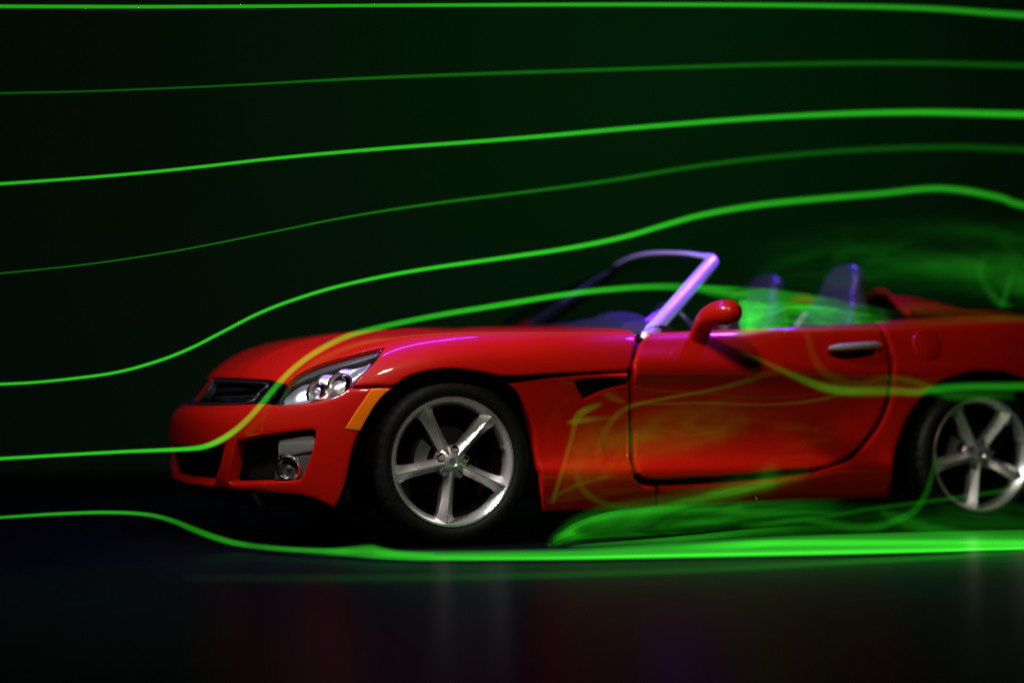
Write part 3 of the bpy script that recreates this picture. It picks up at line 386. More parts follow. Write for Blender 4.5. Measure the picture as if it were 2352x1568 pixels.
 'w2': {"t":"stream","p":[[1.3792,-0.96,0.0695,0.009,0.0003],[1.4736,-0.96,0.0755,0.009,0.001],[1.5688,-0.96,0.0825,0.009,0.0016],[1.665,-0.96,0.0935,0.0091,0.0018],[1.7621,-0.96,0.106,0.0091,0.0019],[1.8602,-0.96,0.1159,0.0092,0.002],[1.9592,-0.96,0.1242,0.0092,0.0021],[2.0592,-0.96,0.1328,0.0093,0.0023],[2.1602,-0.96,0.1415,0.0093,0.0024],[2.2608,-0.96,0.1511,0.0094,0.0025],[2.3587,-0.96,0.1615,0.0094,0.0025],[2.4688,-0.96,0.174,0.0094,0.0024],[2.5495,-0.96,0.1895,0.0095,0.0023],[2.8187,-0.96,0.2057,0.0096,0.0022],[3.4551,-0.96,0.2226,0.0099,0.0022],[4.2363,-0.96,0.2409,0.0103,0.0022]]},
 'w3': {"t":"stream","p":[[1.4747,-1.5043,0.141,0.014,0.0005],[1.5079,-1.5043,0.1269,0.0196,0.0015],[1.5426,-1.5043,0.1129,0.0245,0.0024],[1.5816,-1.5043,0.0997,0.0263,0.0026],[1.6249,-1.5043,0.087,0.0259,0.0025],[1.6765,-1.5043,0.0738,0.0245,0.0025],[1.7359,-1.5043,0.06,0.0217,0.0026],[1.8077,-1.5043,0.0471,0.0195,0.0024],[1.8963,-1.5043,0.0356,0.0183,0.002],[1.9896,-1.5043,0.0243,0.0172,0.0015]]},
 'underglow': {"t":"sheet","top":[[1.0678,-0.95,0.139],[1.1606,-1.0134,0.1483],[1.2453,-1.0881,0.1577],[1.3456,-1.127,0.161],[1.4626,-1.1319,0.1584],[1.5829,-1.133,0.1551],[1.7008,-1.1413,0.153],[1.8199,-1.1498,0.1509],[1.9391,-1.1573,0.1487],[2.0579,-1.1635,0.1465],[2.1851,-1.1764,0.1445],[2.2901,-1.1871,0.1428],[2.4406,-1.218,0.1413],[2.754,-1.311,0.1395],[3.2063,-1.4575,0.1376],[3.593,-1.5833,0.1361]],"bot":[[1.0652,-0.9549,0.008],[1.1481,-1.0359,0.008],[1.2325,-1.1103,0.008],[1.3325,-1.149,0.008],[1.4491,-1.1539,0.008],[1.5689,-1.155,0.008],[1.6864,-1.1633,0.008],[1.8051,-1.1717,0.008],[1.9239,-1.1792,0.008],[2.0423,-1.1854,0.008],[2.169,-1.1983,0.008],[2.2736,-1.2089,0.008],[2.4236,-1.2398,0.008],[2.7359,-1.3324,0.008],[3.1865,-1.4784,0.008],[3.5719,-1.6038,0.008]],"env":[[0,0],[0.2,0.6],[0.6,1],[1,0.8]],"b":0.005,"seed":9,"prof":"soft","fil":0.5,"freq":4,"m":22,"turb":[5,2]},
 'wedge_edge': {"t":"stream","p":[[0.2052,-1.2912,0.0258,0.0185,0.0002],[0.2176,-1.2912,0.0364,0.0208,0.0011],[0.2323,-1.2912,0.0485,0.0229,0.0018],[0.2532,-1.2912,0.066,0.0242,0.0023],[0.2794,-1.2912,0.0857,0.0252,0.0027],[0.311,-1.2912,0.1038,0.0264,0.0028],[0.3491,-1.2912,0.1208,0.0276,0.0028],[0.3978,-1.2912,0.1351,0.0288,0.0026],[0.4569,-1.2912,0.1469,0.03,0.0024],[0.53,-1.2912,0.1569,0.0312,0.0022],[0.617,-1.2912,0.1651,0.0324,0.002],[0.7044,-1.2912,0.1746,0.0342,0.0018],[0.7927,-1.2912,0.1852,0.0367,0.0016],[0.8732,-1.2912,0.1992,0.0391,0.0014],[0.9429,-1.2912,0.2177,0.0415,0.0012],[1.012,-1.2912,0.2359,0.044,0.001],[1.0833,-1.2912,0.2527,0.0468,0.0007],[1.3446,-0.965,0.2509,0.0515,0.0004],[1.4208,-0.965,0.2618,0.0519,0.0002],[1.4977,-0.965,0.2715,0.0518,0.0001]]},
 'v1': {"t":"stream","p":[[0.3681,-0.95,0.158,0.0113,0.0003],[0.3719,-0.95,0.1706,0.0107,0.0009],[0.3764,-0.95,0.1854,0.0101,0.0015],[0.3834,-0.95,0.2058,0.0094,0.002],[0.3926,-0.95,0.2325,0.0088,0.0023],[0.4054,-0.95,0.2719,0.0085,0.0022],[0.4208,-0.95,0.32,0.0086,0.0019],[0.4356,-0.95,0.3659,0.0089,0.0018],[0.45,-0.95,0.4105,0.0095,0.0018],[0.459,-0.95,0.4442,0.011,0.002],[0.4625,-0.95,0.4672,0.0134,0.0023],[0.4703,-0.95,0.4862,0.0147,0.0029],[0.4832,-0.95,0.5014,0.0148,0.0037],[0.501,-0.95,0.5141,0.0142,0.0039],[0.5263,-0.95,0.5251,0.0128,0.003],[0.55,-0.95,0.5337,0.0113,0.002],[0.5671,-0.95,0.5396,0.01,0.0011],[0.5827,-0.95,0.5445,0.0087,0.0003]]},
 'v2': {"t":"stream","p":[[0.3754,-0.95,0.1778,0.0086,0.0002],[0.3877,-0.95,0.1893,0.0087,0.0006],[0.4027,-0.95,0.2009,0.0087,0.001],[0.4288,-0.95,0.2135,0.0087,0.0011],[0.4629,-0.95,0.2266,0.0087,0.0011],[0.5007,-0.95,0.238,0.0087,0.001],[0.5433,-0.95,0.2476,0.0087,0.0009],[0.5825,-0.95,0.2569,0.0087,0.0007],[0.6157,-0.95,0.2662,0.0088,0.0004],[0.6478,-0.95,0.2753,0.0088,0.0002]]},
 'v3': {"t":"stream","p":[[0.4263,-0.95,0.4678,0.0057,0.0002],[0.438,-0.95,0.4707,0.0084,0.0015],[0.4513,-0.95,0.4736,0.0109,0.0027],[0.4711,-0.95,0.4766,0.0124,0.0031],[0.4957,-0.95,0.4795,0.013,0.0031],[0.5215,-0.95,0.482,0.0126,0.0026],[0.548,-0.95,0.484,0.0112,0.0016],[0.5837,-0.95,0.4861,0.01,0.0008],[0.6328,-0.95,0.4881,0.0093,0.0005],[0.6852,-0.95,0.4901,0.0088,0.0002]]},
 'v4': {"t":"stream","p":[[0.5586,-0.95,0.2936,0.0145,0.0001],[0.5588,-0.95,0.33,0.0145,0.0004],[0.5615,-0.95,0.3656,0.0145,0.0006],[0.5721,-0.95,0.3986,0.0146,0.0008],[0.588,-0.95,0.4298,0.0146,0.001],[0.607,-0.95,0.4597,0.0136,0.0012],[0.6299,-0.95,0.4873,0.012,0.0014],[0.6568,-0.95,0.5098,0.0106,0.0016],[0.688,-0.95,0.5276,0.0093,0.0018],[0.7258,-0.95,0.5408,0.0083,0.0019],[0.7701,-0.95,0.5495,0.0076,0.0019],[0.8236,-0.95,0.5589,0.0073,0.0018],[0.887,-0.95,0.5693,0.0073,0.0017],[0.9556,-0.95,0.5805,0.0076,0.0015],[1.0305,-0.95,0.5923,0.0083,0.0013],[1.1025,-0.95,0.606,0.0092,0.0011],[1.1679,-0.95,0.6223,0.0106,0.0009],[1.2324,-0.95,0.6397,0.012,0.0007],[1.2985,-0.95,0.6581,0.0135,0.0004],[1.3649,-0.95,0.6769,0.0151,0.0002]]},
 'v5': {"t":"stream","p":[[0.4739,-0.95,0.3032,0.0144,0.0002],[0.4745,-0.95,0.2798,0.0137,0.0006],[0.4765,-0.95,0.257,0.013,0.0009],[0.4828,-0.95,0.2374,0.0129,0.0012],[0.4933,-0.95,0.2195,0.013,0.0013],[0.5112,-0.95,0.2005,0.013,0.0013],[0.5362,-0.95,0.1809,0.0131,0.0012],[0.5692,-0.95,0.1649,0.0128,0.001],[0.611,-0.95,0.1527,0.012,0.0009],[0.6573,-0.95,0.1434,0.0115,0.0007],[0.7081,-0.95,0.1373,0.0115,0.0005],[0.7605,-0.95,0.1323,0.0116,0.0002]]},
 'doorveil': {"t":"sheet","top":[[0.6152,-0.94,0.4869],[0.6627,-0.94,0.5077],[0.7106,-0.94,0.5285],[0.7676,-0.94,0.5465],[0.8392,-0.94,0.5593],[0.9198,-0.94,0.5695],[1.0005,-0.94,0.581],[1.0801,-0.94,0.5976],[1.1602,-0.94,0.6147],[1.2384,-0.94,0.6243],[1.3127,-0.94,0.6244],[1.3857,-0.94,0.6176],[1.4622,-0.94,0.6048],[1.5437,-0.94,0.5838],[1.6279,-0.94,0.5574],[1.6984,-0.94,0.5357]],"bot":[[0.6152,-0.94,0.3516],[0.6627,-0.94,0.3485],[0.7106,-0.94,0.3454],[0.7676,-0.94,0.3411],[0.8392,-0.94,0.3348],[0.9198,-0.94,0.3273],[1.0005,-0.94,0.3209],[1.0801,-0.94,0.3154],[1.1602,-0.94,0.3109],[1.2384,-0.94,0.3096],[1.3127,-0.94,0.3115],[1.3857,-0.94,0.3165],[1.4622,-0.94,0.3258],[1.5437,-0.94,0.3408],[1.6279,-0.94,0.3595],[1.6984,-0.94,0.3748]],"env":[[0,0],[0.2,0.6],[0.5,1],[0.8,0.7],[1,0]],"b":0.0013,"seed":10,"prof":"soft","fil":0.9,"freq":7,"m":22,"turb":[5,3]},
 'fenderveil': {"t":"sheet","top":[[0.4285,-0.945,0.446],[0.4573,-0.945,0.4705],[0.4862,-0.945,0.495],[0.5216,-0.945,0.5131],[0.5669,-0.945,0.5197],[0.6186,-0.945,0.5203],[0.6725,-0.945,0.5246],[0.7259,-0.945,0.536],[0.7822,-0.945,0.5503],[0.8458,-0.945,0.5643],[0.9216,-0.945,0.577],[1.0033,-0.945,0.5897],[1.08,-0.945,0.6027],[1.1482,-0.945,0.6162],[1.213,-0.945,0.63],[1.2677,-0.945,0.6415]],"bot":[[0.3703,-0.945,0.171],[0.4138,-0.945,0.1758],[0.4577,-0.945,0.1807],[0.5034,-0.945,0.1887],[0.5507,-0.945,0.2013],[0.6,-0.945,0.217],[0.654,-0.945,0.2339],[0.7133,-0.945,0.2525],[0.7773,-0.945,0.2723],[0.8461,-0.945,0.291],[0.923,-0.945,0.3074],[1.0039,-0.945,0.3231],[1.08,-0.945,0.3402],[1.1482,-0.945,0.3595],[1.213,-0.945,0.3797],[1.2677,-0.945,0.3966]],"env":[[0,0.5],[0.15,1],[0.5,0.8],[0.8,0.4],[1,0]],"b":0.0034000000000000002,"seed":21,"prof":"soft","fil":0.7,"freq":6,"m":22,"turb":[5,3]},
 'd1': {"t":"stream","p":[[1.1658,-0.95,0.7541,0.0089,0.0001],[1.2122,-0.95,0.7395,0.0095,0.0005],[1.2608,-0.95,0.7233,0.0103,0.001],[1.3178,-0.95,0.7009,0.0116,0.0016],[1.3767,-0.95,0.6768,0.0132,0.0024],[1.4276,-0.95,0.6567,0.0147,0.0031],[1.4752,-0.95,0.639,0.0162,0.0038],[1.5241,-0.95,0.6227,0.0178,0.0048],[1.5735,-0.95,0.6087,0.0193,0.0058],[1.6223,-0.95,0.5994,0.0199,0.0064],[1.6716,-0.95,0.5942,0.0198,0.0066],[1.7282,-0.95,0.5921,0.0198,0.0062],[1.7906,-0.95,0.5928,0.0199,0.0053],[1.8464,-0.95,0.5932,0.0196,0.0049],[1.8964,-0.95,0.5934,0.0188,0.0049],[1.947,-0.95,0.5923,0.0181,0.0051],[1.9985,-0.95,0.5895,0.0173,0.0056],[2.0499,-0.95,0.5914,0.0169,0.0063],[2.1006,-0.95,0.5993,0.017,0.0071],[2.1556,-0.95,0.6059,0.0171,0.0076],[2.2133,-0.95,0.6098,0.0171,0.0079],[2.2898,-0.95,0.6124,0.0172,0.008],[2.3931,-0.95,0.6137,0.0173,0.008],[2.5077,-0.95,0.6143,0.0174,0.008],[2.5655,-0.95,0.6145,0.0174,0.008],[2.7974,-0.95,0.6148,0.0176,0.008],[3.4371,-0.95,0.6162,0.0181,0.008],[4.2466,-0.95,0.6178,0.0188,0.008]]},
 'd2': {"t":"stream","p":[[1.4924,-0.94,0.8636,0.009,0.0005],[1.4975,-0.94,0.8396,0.0104,0.0006],[1.5034,-0.94,0.815,0.0118,0.0006],[1.511,-0.94,0.7875,0.0132,0.0006],[1.5208,-0.94,0.7584,0.0146,0.0006],[1.5346,-0.94,0.7293,0.016,0.0006],[1.5524,-0.94,0.7003,0.0174,0.0006],[1.5773,-0.94,0.6745,0.0189,0.0006],[1.609,-0.94,0.6517,0.0205,0.0007],[1.652,-0.94,0.634,0.0214,0.0007],[1.7074,-0.94,0.6217,0.0217,0.0006],[1.7726,-0.94,0.616,0.0212,0.0006],[1.8493,-0.94,0.6196,0.02,0.0005],[1.9301,-0.94,0.6258,0.0185,0.0005]]},
 'd3': {"t":"stream","p":[[1.7161,-0.945,0.618,0.0122,0.0002],[1.786,-0.945,0.6335,0.0121,0.0004],[1.8531,-0.945,0.6461,0.0122,0.0007],[1.9079,-0.945,0.6479,0.0128,0.0011],[1.9545,-0.945,0.6426,0.0136,0.0014],[1.9966,-0.945,0.6353,0.0142,0.0015],[2.0343,-0.945,0.6252,0.0148,0.0014],[2.0778,-0.945,0.6106,0.0167,0.0017],[2.1262,-0.945,0.5908,0.0201,0.0022],[2.1842,-0.945,0.5775,0.0221,0.0026],[2.2527,-0.945,0.5725,0.0221,0.0027],[2.3311,-0.945,0.5715,0.0219,0.0024],[2.4224,-0.945,0.5745,0.022,0.0018],[2.5182,-0.945,0.579,0.0221,0.001]]},
 'cockpit': {"t":"sheet","top":[[1.2607,-0.8,0.9739],[1.2869,-0.8,0.9731],[1.3144,-0.8,0.9722],[1.3488,-0.8,0.9711],[1.3896,-0.8,0.9699],[1.4343,-0.8,0.9682],[1.482,-0.8,0.9661],[1.5333,-0.8,0.9633],[1.5888,-0.8,0.9592],[1.6486,-0.8,0.9539],[1.709,-0.8,0.9474],[1.7678,-0.8,0.9391],[1.8282,-0.8,0.9302],[1.894,-0.8,0.922],[1.9645,-0.8,0.9143],[2.0238,-0.8,0.9079]],"bot":[[1.2607,-0.8,0.8706],[1.2696,-0.8,0.8494],[1.2803,-0.8,0.8301],[1.3025,-0.8,0.8226],[1.3353,-0.8,0.8262],[1.3724,-0.8,0.8332],[1.4104,-0.8,0.8425],[1.4529,-0.8,0.8528],[1.5038,-0.8,0.8583],[1.5626,-0.8,0.8599],[1.6254,-0.8,0.8618],[1.6889,-0.8,0.8655],[1.7587,-0.8,0.8697],[1.8432,-0.8,0.8739],[1.941,-0.8,0.8783],[2.0238,-0.8,0.882]],"env":[[0,0.2],[0.06,1],[0.2,0.9],[0.5,0.55],[0.8,0.4],[1,0]],"b":0.072,"seed":11,"prof":"flat","fil":0.5,"freq":4,"m":22,"turb":[7,3]},
 'cockpit_low': {"t":"sheet","top":[[1.0946,-0.9,0.8295],[1.1217,-0.9,0.8325],[1.1491,-0.9,0.8353],[1.1757,-0.9,0.8386],[1.2003,-0.9,0.8427],[1.2218,-0.9,0.8482],[1.2421,-0.9,0.8543],[1.2634,-0.9,0.8599],[1.2878,-0.9,0.8641],[1.3146,-0.9,0.8676],[1.3425,-0.9,0.8702],[1.3704,-0.9,0.872],[1.3977,-0.9,0.8725],[1.4251,-0.9,0.8719],[1.4525,-0.9,0.8708],[1.4755,-0.9,0.8701]],"bot":[[1.0946,-0.9,0.8069],[1.1273,-0.9,0.8069],[1.1604,-0.9,0.8068],[1.1924,-0.9,0.8073],[1.2213,-0.9,0.8089],[1.246,-0.9,0.8119],[1.2687,-0.9,0.8156],[1.2924,-0.9,0.8199],[1.3201,-0.9,0.8245],[1.3518,-0.9,0.8299],[1.3836,-0.9,0.8354],[1.4114,-0.9,0.8403],[1.4322,-0.9,0.8441],[1.4484,-0.9,0.8471],[1.4627,-0.9,0.8499],[1.4755,-0.9,0.8523]],"env":[[0,0],[0.3,0.8],[0.6,1],[1,0]],"b":0.015,"seed":12,"prof":"soft","fil":0.6,"freq":4,"m":22,"turb":0},
 'tick': {"t":"stream","p":[[1.4501,-0.86,0.9176,0.003,0.001],[1.4512,-0.86,0.9029,0.0038,0.0033],[1.452,-0.86,0.8884,0.0044,0.0054],[1.4519,-0.86,0.8745,0.0047,0.007],[1.4509,-0.86,0.8613,0.0046,0.0081],[1.4496,-0.86,0.8498,0.0045,0.0075],[1.4478,-0.86,0.8406,0.0042,0.0047],[1.446,-0.86,0.8319,0.0038,0.0015]]},
 'cockpit_top': {"t":"sheet","top":[[1.1421,-0.66,1.0361],[1.1968,-0.66,1.0357],[1.2518,-0.66,1.0353],[1.3071,-0.66,1.0344],[1.3619,-0.66,1.0333],[1.4171,-0.66,1.0318],[1.475,-0.66,1.0288],[1.5365,-0.66,1.024],[1.6007,-0.66,1.0178],[1.6677,-0.66,1.0103],[1.7376,-0.66,1.0017],[1.8104,-0.66,0.9917],[1.8862,-0.66,0.9805],[1.966,-0.66,0.9675],[2.0485,-0.66,0.9533],[2.1176,-0.66,0.9415]],"bot":[[1.1421,-0.66,0.9929],[1.1968,-0.66,0.9789],[1.2518,-0.66,0.9648],[1.3071,-0.66,0.9524],[1.3619,-0.66,0.9422],[1.4171,-0.66,0.9335],[1.475,-0.66,0.9261],[1.5365,-0.66,0.9201],[1.6007,-0.66,0.9154],[1.6677,-0.66,0.9109],[1.7376,-0.66,0.9069],[1.8104,-0.66,0.9032],[1.8862,-0.66,0.8995],[1.966,-0.66,0.8957],[2.0485,-0.66,0.8919],[2.1176,-0.66,0.8887]],"env":[[0,0.3],[0.2,1],[0.5,0.9],[0.8,0.5],[1,0]],"b":0.024,"seed":13,"prof":"top","fil":0.4,"freq":3,"m":22,"turb":[6,2.5]},
 'haze1': {"t":"sheet","top":[[1.4352,-0.5,1.2234],[1.5642,-0.5,1.2594],[1.6949,-0.5,1.2946],[1.8271,-0.5,1.323],[1.961,-0.5,1.3451],[2.0967,-0.5,1.3639],[2.234,-0.5,1.3809],[2.3731,-0.5,1.3945],[2.5145,-0.5,1.4034],[2.6585,-0.5,1.4075],[2.7997,-0.5,1.4081],[2.8766,-0.5,1.403],[3.0154,-0.5,1.3972],[3.4319,-0.5,1.3995],[4.1057,-0.5,1.4081],[4.711,-0.5,1.416]],"bot":[[1.4352,-0.5,0.9999],[1.5642,-0.5,0.9935],[1.6949,-0.5,0.9881],[1.8271,-0.5,0.9899],[1.961,-0.5,0.9995],[2.0967,-0.5,1.0057],[2.234,-0.5,1.0032],[2.3731,-0.5,0.9964],[2.5145,-0.5,0.9869],[2.6585,-0.5,0.9738],[2.7997,-0.5,0.9633],[2.8766,-0.5,0.9576],[3.0154,-0.5,0.9547],[3.4319,-0.5,0.9534],[4.1057,-0.5,0.9542],[4.711,-0.5,0.955]],"env":[[0,0],[0.3,0.6],[0.6,1],[1,1]],"b":0.0045,"seed":14,"prof":"soft","fil":0.8,"freq":5,"m":22,"turb":[7,4]},
 'haze2': {"t":"sheet","top":[[1.8173,-0.4,1.1855],[1.9296,-0.4,1.2111],[2.0432,-0.4,1.2369],[2.1579,-0.4,1.2539],[2.2739,-0.4,1.2547],[2.3911,-0.4,1.2472],[2.5095,-0.4,1.2449],[2.6302,-0.4,1.2536],[2.752,-0.4,1.2663],[2.8716,-0.4,1.2763],[2.9402,-0.4,1.2796],[3.0212,-0.4,1.2812],[3.2498,-0.4,1.2877],[3.7066,-0.4,1.302],[4.3041,-0.4,1.3206],[4.8143,-0.4,1.3365]],"bot":[[1.8173,-0.4,1.0128],[1.9296,-0.4,1.019],[2.0432,-0.4,1.0253],[2.1579,-0.4,1.0275],[2.2739,-0.4,1.0234],[2.3911,-0.4,1.0153],[2.5095,-0.4,1.0065],[2.6302,-0.4,0.9964],[2.752,-0.4,0.9856],[2.8716,-0.4,0.9772],[2.9402,-0.4,0.9722],[3.0212,-0.4,0.9693],[3.2498,-0.4,0.9676],[3.7066,-0.4,0.9675],[4.3041,-0.4,0.9685],[4.8143,-0.4,0.9693]],"env":[[0,0],[0.4,0.7],[0.7,1],[1,1]],"b":0.004,"seed":15,"prof":"soft","fil":0.9,"freq":6,"m":22,"turb":[8,4]},
 'c1': {"t":"stream","p":[[2.6576,-0.55,1.1988,0.02,0.0002],[2.6451,-0.55,1.1759,0.019,0.0009],[2.6349,-0.55,1.153,0.0183,0.0014],[2.6321,-0.55,1.1306,0.0188,0.0017],[2.6357,-0.55,1.1081,0.0198,0.0017],[2.6489,-0.55,1.0839,0.0202,0.0018],[2.6703,-0.55,1.0584,0.0202,0.0019],[2.692,-0.55,1.0346,0.0198,0.0023],[2.7145,-0.55,1.0119,0.0192,0.0031],[2.7348,-0.55,0.9961,0.0178,0.0036],[2.7514,-0.55,0.9884,0.0153,0.0034],[2.7702,-0.55,0.9848,0.0131,0.0029],[2.7941,-0.55,0.9848,0.0115,0.0016],[2.8192,-0.55,0.9862,0.0101,0.0002]]},
 'c2': {"t":"stream","p":[[2.7476,-0.55,0.977,0.0134,0.0005],[2.7539,-0.55,0.9882,0.0126,0.0025],[2.7603,-0.55,1.0008,0.0119,0.0043],[2.7665,-0.55,1.0197,0.0112,0.0047],[2.7727,-0.55,1.0429,0.0104,0.0042],[2.7802,-0.55,1.0657,0.0097,0.0038],[2.7892,-0.55,1.0886,0.0089,0.0035],[2.7969,-0.55,1.1087,0.0082,0.0028],[2.8023,-0.55,1.1248,0.0075,0.0017],[2.8072,-0.55,1.1399,0.0067,0.0005]]},
 'deckveil': {"t":"sheet","top":[[1.9937,-0.78,0.9693],[2.0525,-0.78,0.9749],[2.1116,-0.78,0.9806],[2.171,-0.78,0.9819],[2.2291,-0.78,0.9758],[2.2877,-0.78,0.9656],[2.352,-0.78,0.9568],[2.4215,-0.78,0.9509],[2.4971,-0.78,0.9461],[2.5836,-0.78,0.942],[2.6418,-0.78,0.9385],[2.7233,-0.78,0.9358],[2.9429,-0.78,0.9345],[3.3748,-0.78,0.9351],[3.9398,-0.78,0.9369],[4.4221,-0.78,0.9383]],"bot":[[1.9937,-0.78,0.8675],[2.0525,-0.78,0.8752],[2.1116,-0.78,0.8829],[2.171,-0.78,0.8888],[2.2291,-0.78,0.8927],[2.2877,-0.78,0.8948],[2.352,-0.78,0.8951],[2.4215,-0.78,0.8934],[2.4971,-0.78,0.8899],[2.5836,-0.78,0.8847],[2.6418,-0.78,0.8774],[2.7233,-0.78,0.8687],[2.9429,-0.78,0.8601],[3.3748,-0.78,0.8516],[3.9398,-0.78,0.8427],[4.4221,-0.78,0.835]],"env":[[0,0],[0.3,1],[0.7,0.7],[1,0.5]],"b":0.0025,"seed":16,"prof":"soft","fil":0.7,"freq":4,"m":22,"turb":[6,2]},
}

# ------------------------------------------------------------------ the setting
def sheet_plane(name, V, m):
    return tag(mk(name, V, [[0, 1, 2, 3]], m, smooth=False), kind='structure')
sheet_plane('tunnel_floor', [(-14, -7.2, 0), (16, -7.2, 0), (16, 6.5, 0), (-14, 6.5, 0)], 'floor')
sheet_plane('tunnel_back_wall', [(-14, 6.4, -.3), (16, 6.4, -.3), (16, 6.4, 9), (-14, 6.4, 9)], 'wall')

# ------------------------------------------------------------------ the model car
FRONT = Patch(front_grid()); SIDE = Patch(side_grid())
car = empty('model_car')
tag(car, 'red open-top two-seat model sports car with silver five-spoke wheels', 'model car')
def pair(name, V, Fc, m, parent=car, label=None, **k):
    a = mk(name, V, Fc, m, parent, **k); b = mk(name, *mirrored(V, Fc), m, parent, **k)
    if label: a['label'] = label; b['label'] = label
    return a, b

# clamshell hood, with a soft crease running from the grille corner to the windscreen
def hood_disp(uv, pos):
    y = np.abs(pos[:, 1]); x = pos[:, 0]
    line = .30+.16*np.clip((x+.75)/1.4, 0, 1)
    return .009*np.exp(-((y-line)/.035)**2)*np.clip((x+.72)/.2, 0, 1)*np.clip((.75-x)/.3, 0, 1)
hood = mk('hood', *both(*panel_mesh(FRONT, Z['hood'], sym=True, disp=hood_disp, sp=.03)), 'red', car)
def bumper_half():
    # the centre intake reaches the centre line: cut it out of the outline itself
    b = Z['bumper']; c = Z['center_intake']
    poly = b[:-1]+[b[-1]]+[[0, c[-1][1]-.02]]+c[-2:0:-1]+[[0, c[0][1]]]
    return panel_mesh(FRONT, poly, [Z['side_intake']], sym=True, thick=.04, rnd=.010)
bumper = mk('front_bumper', *both(*bumper_half()), 'red', car)

def near_arch(p, r=.43):
    return (np.hypot(p[:, 0], p[:, 2]-.32) < r) | (np.hypot(p[:, 0]-2.415, p[:, 2]-.32) < r)
V, Fc = panel_mesh(FRONT, [[0, .1], [10, .1], [10, 8], [0, 8]], off=-.075, thick=0, rnd=0.001, sp=.05, sym=True, drop=near_arch)
inner = mk('front_gap_backing', *both(V, Fc), 'black', car)  # added black sheet that keeps panel gaps and openings dark
pair('side_gap_backing', *panel_mesh(SIDE, [[.3, .3], [11.6, .3], [12, 16], [.3, 16]], off=-.035, thick=0, rnd=.001, sp=.06, drop=near_arch), 'black')  # same added black backing behind the side panel gaps

# grille with surround, bars and emblem
gV, gF = panel_mesh(FRONT, Z['grille'], off=-.045, thick=.01, rnd=.004, sym=True)
grille = mk('grille', *both(gV, gF), 'plastic', car)
def fp(u, v, off=0.):
    uv = np.array([[u, v]]); return FRONT.ev(uv)[0]+FRONT.nrm(uv)[0]*off
for v in (4.1, 4.45, 4.8):
    path = [fp(u, v, -.03) for u in np.linspace(0, 2.55, 9)]
    V, Fc = loft(path, [(.006, .005)]*9, 8); V = np.array(V)
    mk('grille_bar', V, Fc, 'plastic', grille); mk('grille_bar', *mirrored(V, Fc), 'plastic', grille)
lip = [fp(u, v, -.004) for u, v in [(0, 5.13), (1.07, 5.02), (1.9, 4.93), (2.5, 4.82), (2.66, 4.68), (2.62, 4.45), (2.6, 4.3), (2.66, 3.85), (2.5, 3.74), (2.1, 3.78), (1.5, 3.85), (0, 3.86)]]
V, Fc = loft(lip, [(.010, .007)]*12, 10, n=40); V = np.array(V)
mk('grille_surround', V, Fc, 'plastic', grille); mk('grille_surround', *mirrored(V, Fc), 'plastic', grille)
# emblem: round badge with one red diagonal line over another, as on the model
eP = fp(.05, 4.62, -.002); eN = FRONT.nrm(np.array([[.05, 4.62]]))[0]; eN[1] = 0; fr = frame((eP[0], 0, eP[2]), eN)
badge = mk('badge', *lathe([(.001, .010), (.052, .010), (.058, .004), (.058, -.02)], 40, fr), 'plastic', grille)
def rot_bar(c, l, wd, ang, h):
    p, x, y, n = fr; ca, sa = math.cos(ang), math.sin(ang); dx = x*ca+y*sa; dy = -x*sa+y*ca; q = p+x*c[0]+y*c[1]
    V = [tuple(q+dx*(sx*l)+dy*(sy*wd)+n*hh) for hh in (.008, h) for sx, sy in ((-1, -1), (1, -1), (1, 1), (-1, 1))]
    return V, [[0, 3, 2, 1], [4, 5, 6, 7], [0, 1, 5, 4], [1, 2, 6, 5], [2, 3, 7, 6], [3, 0, 4, 7]]
mk('badge_mark', *rot_bar((.0, .0), .055, .010, math.radians(58), .016), 'red', grille, smooth=False)

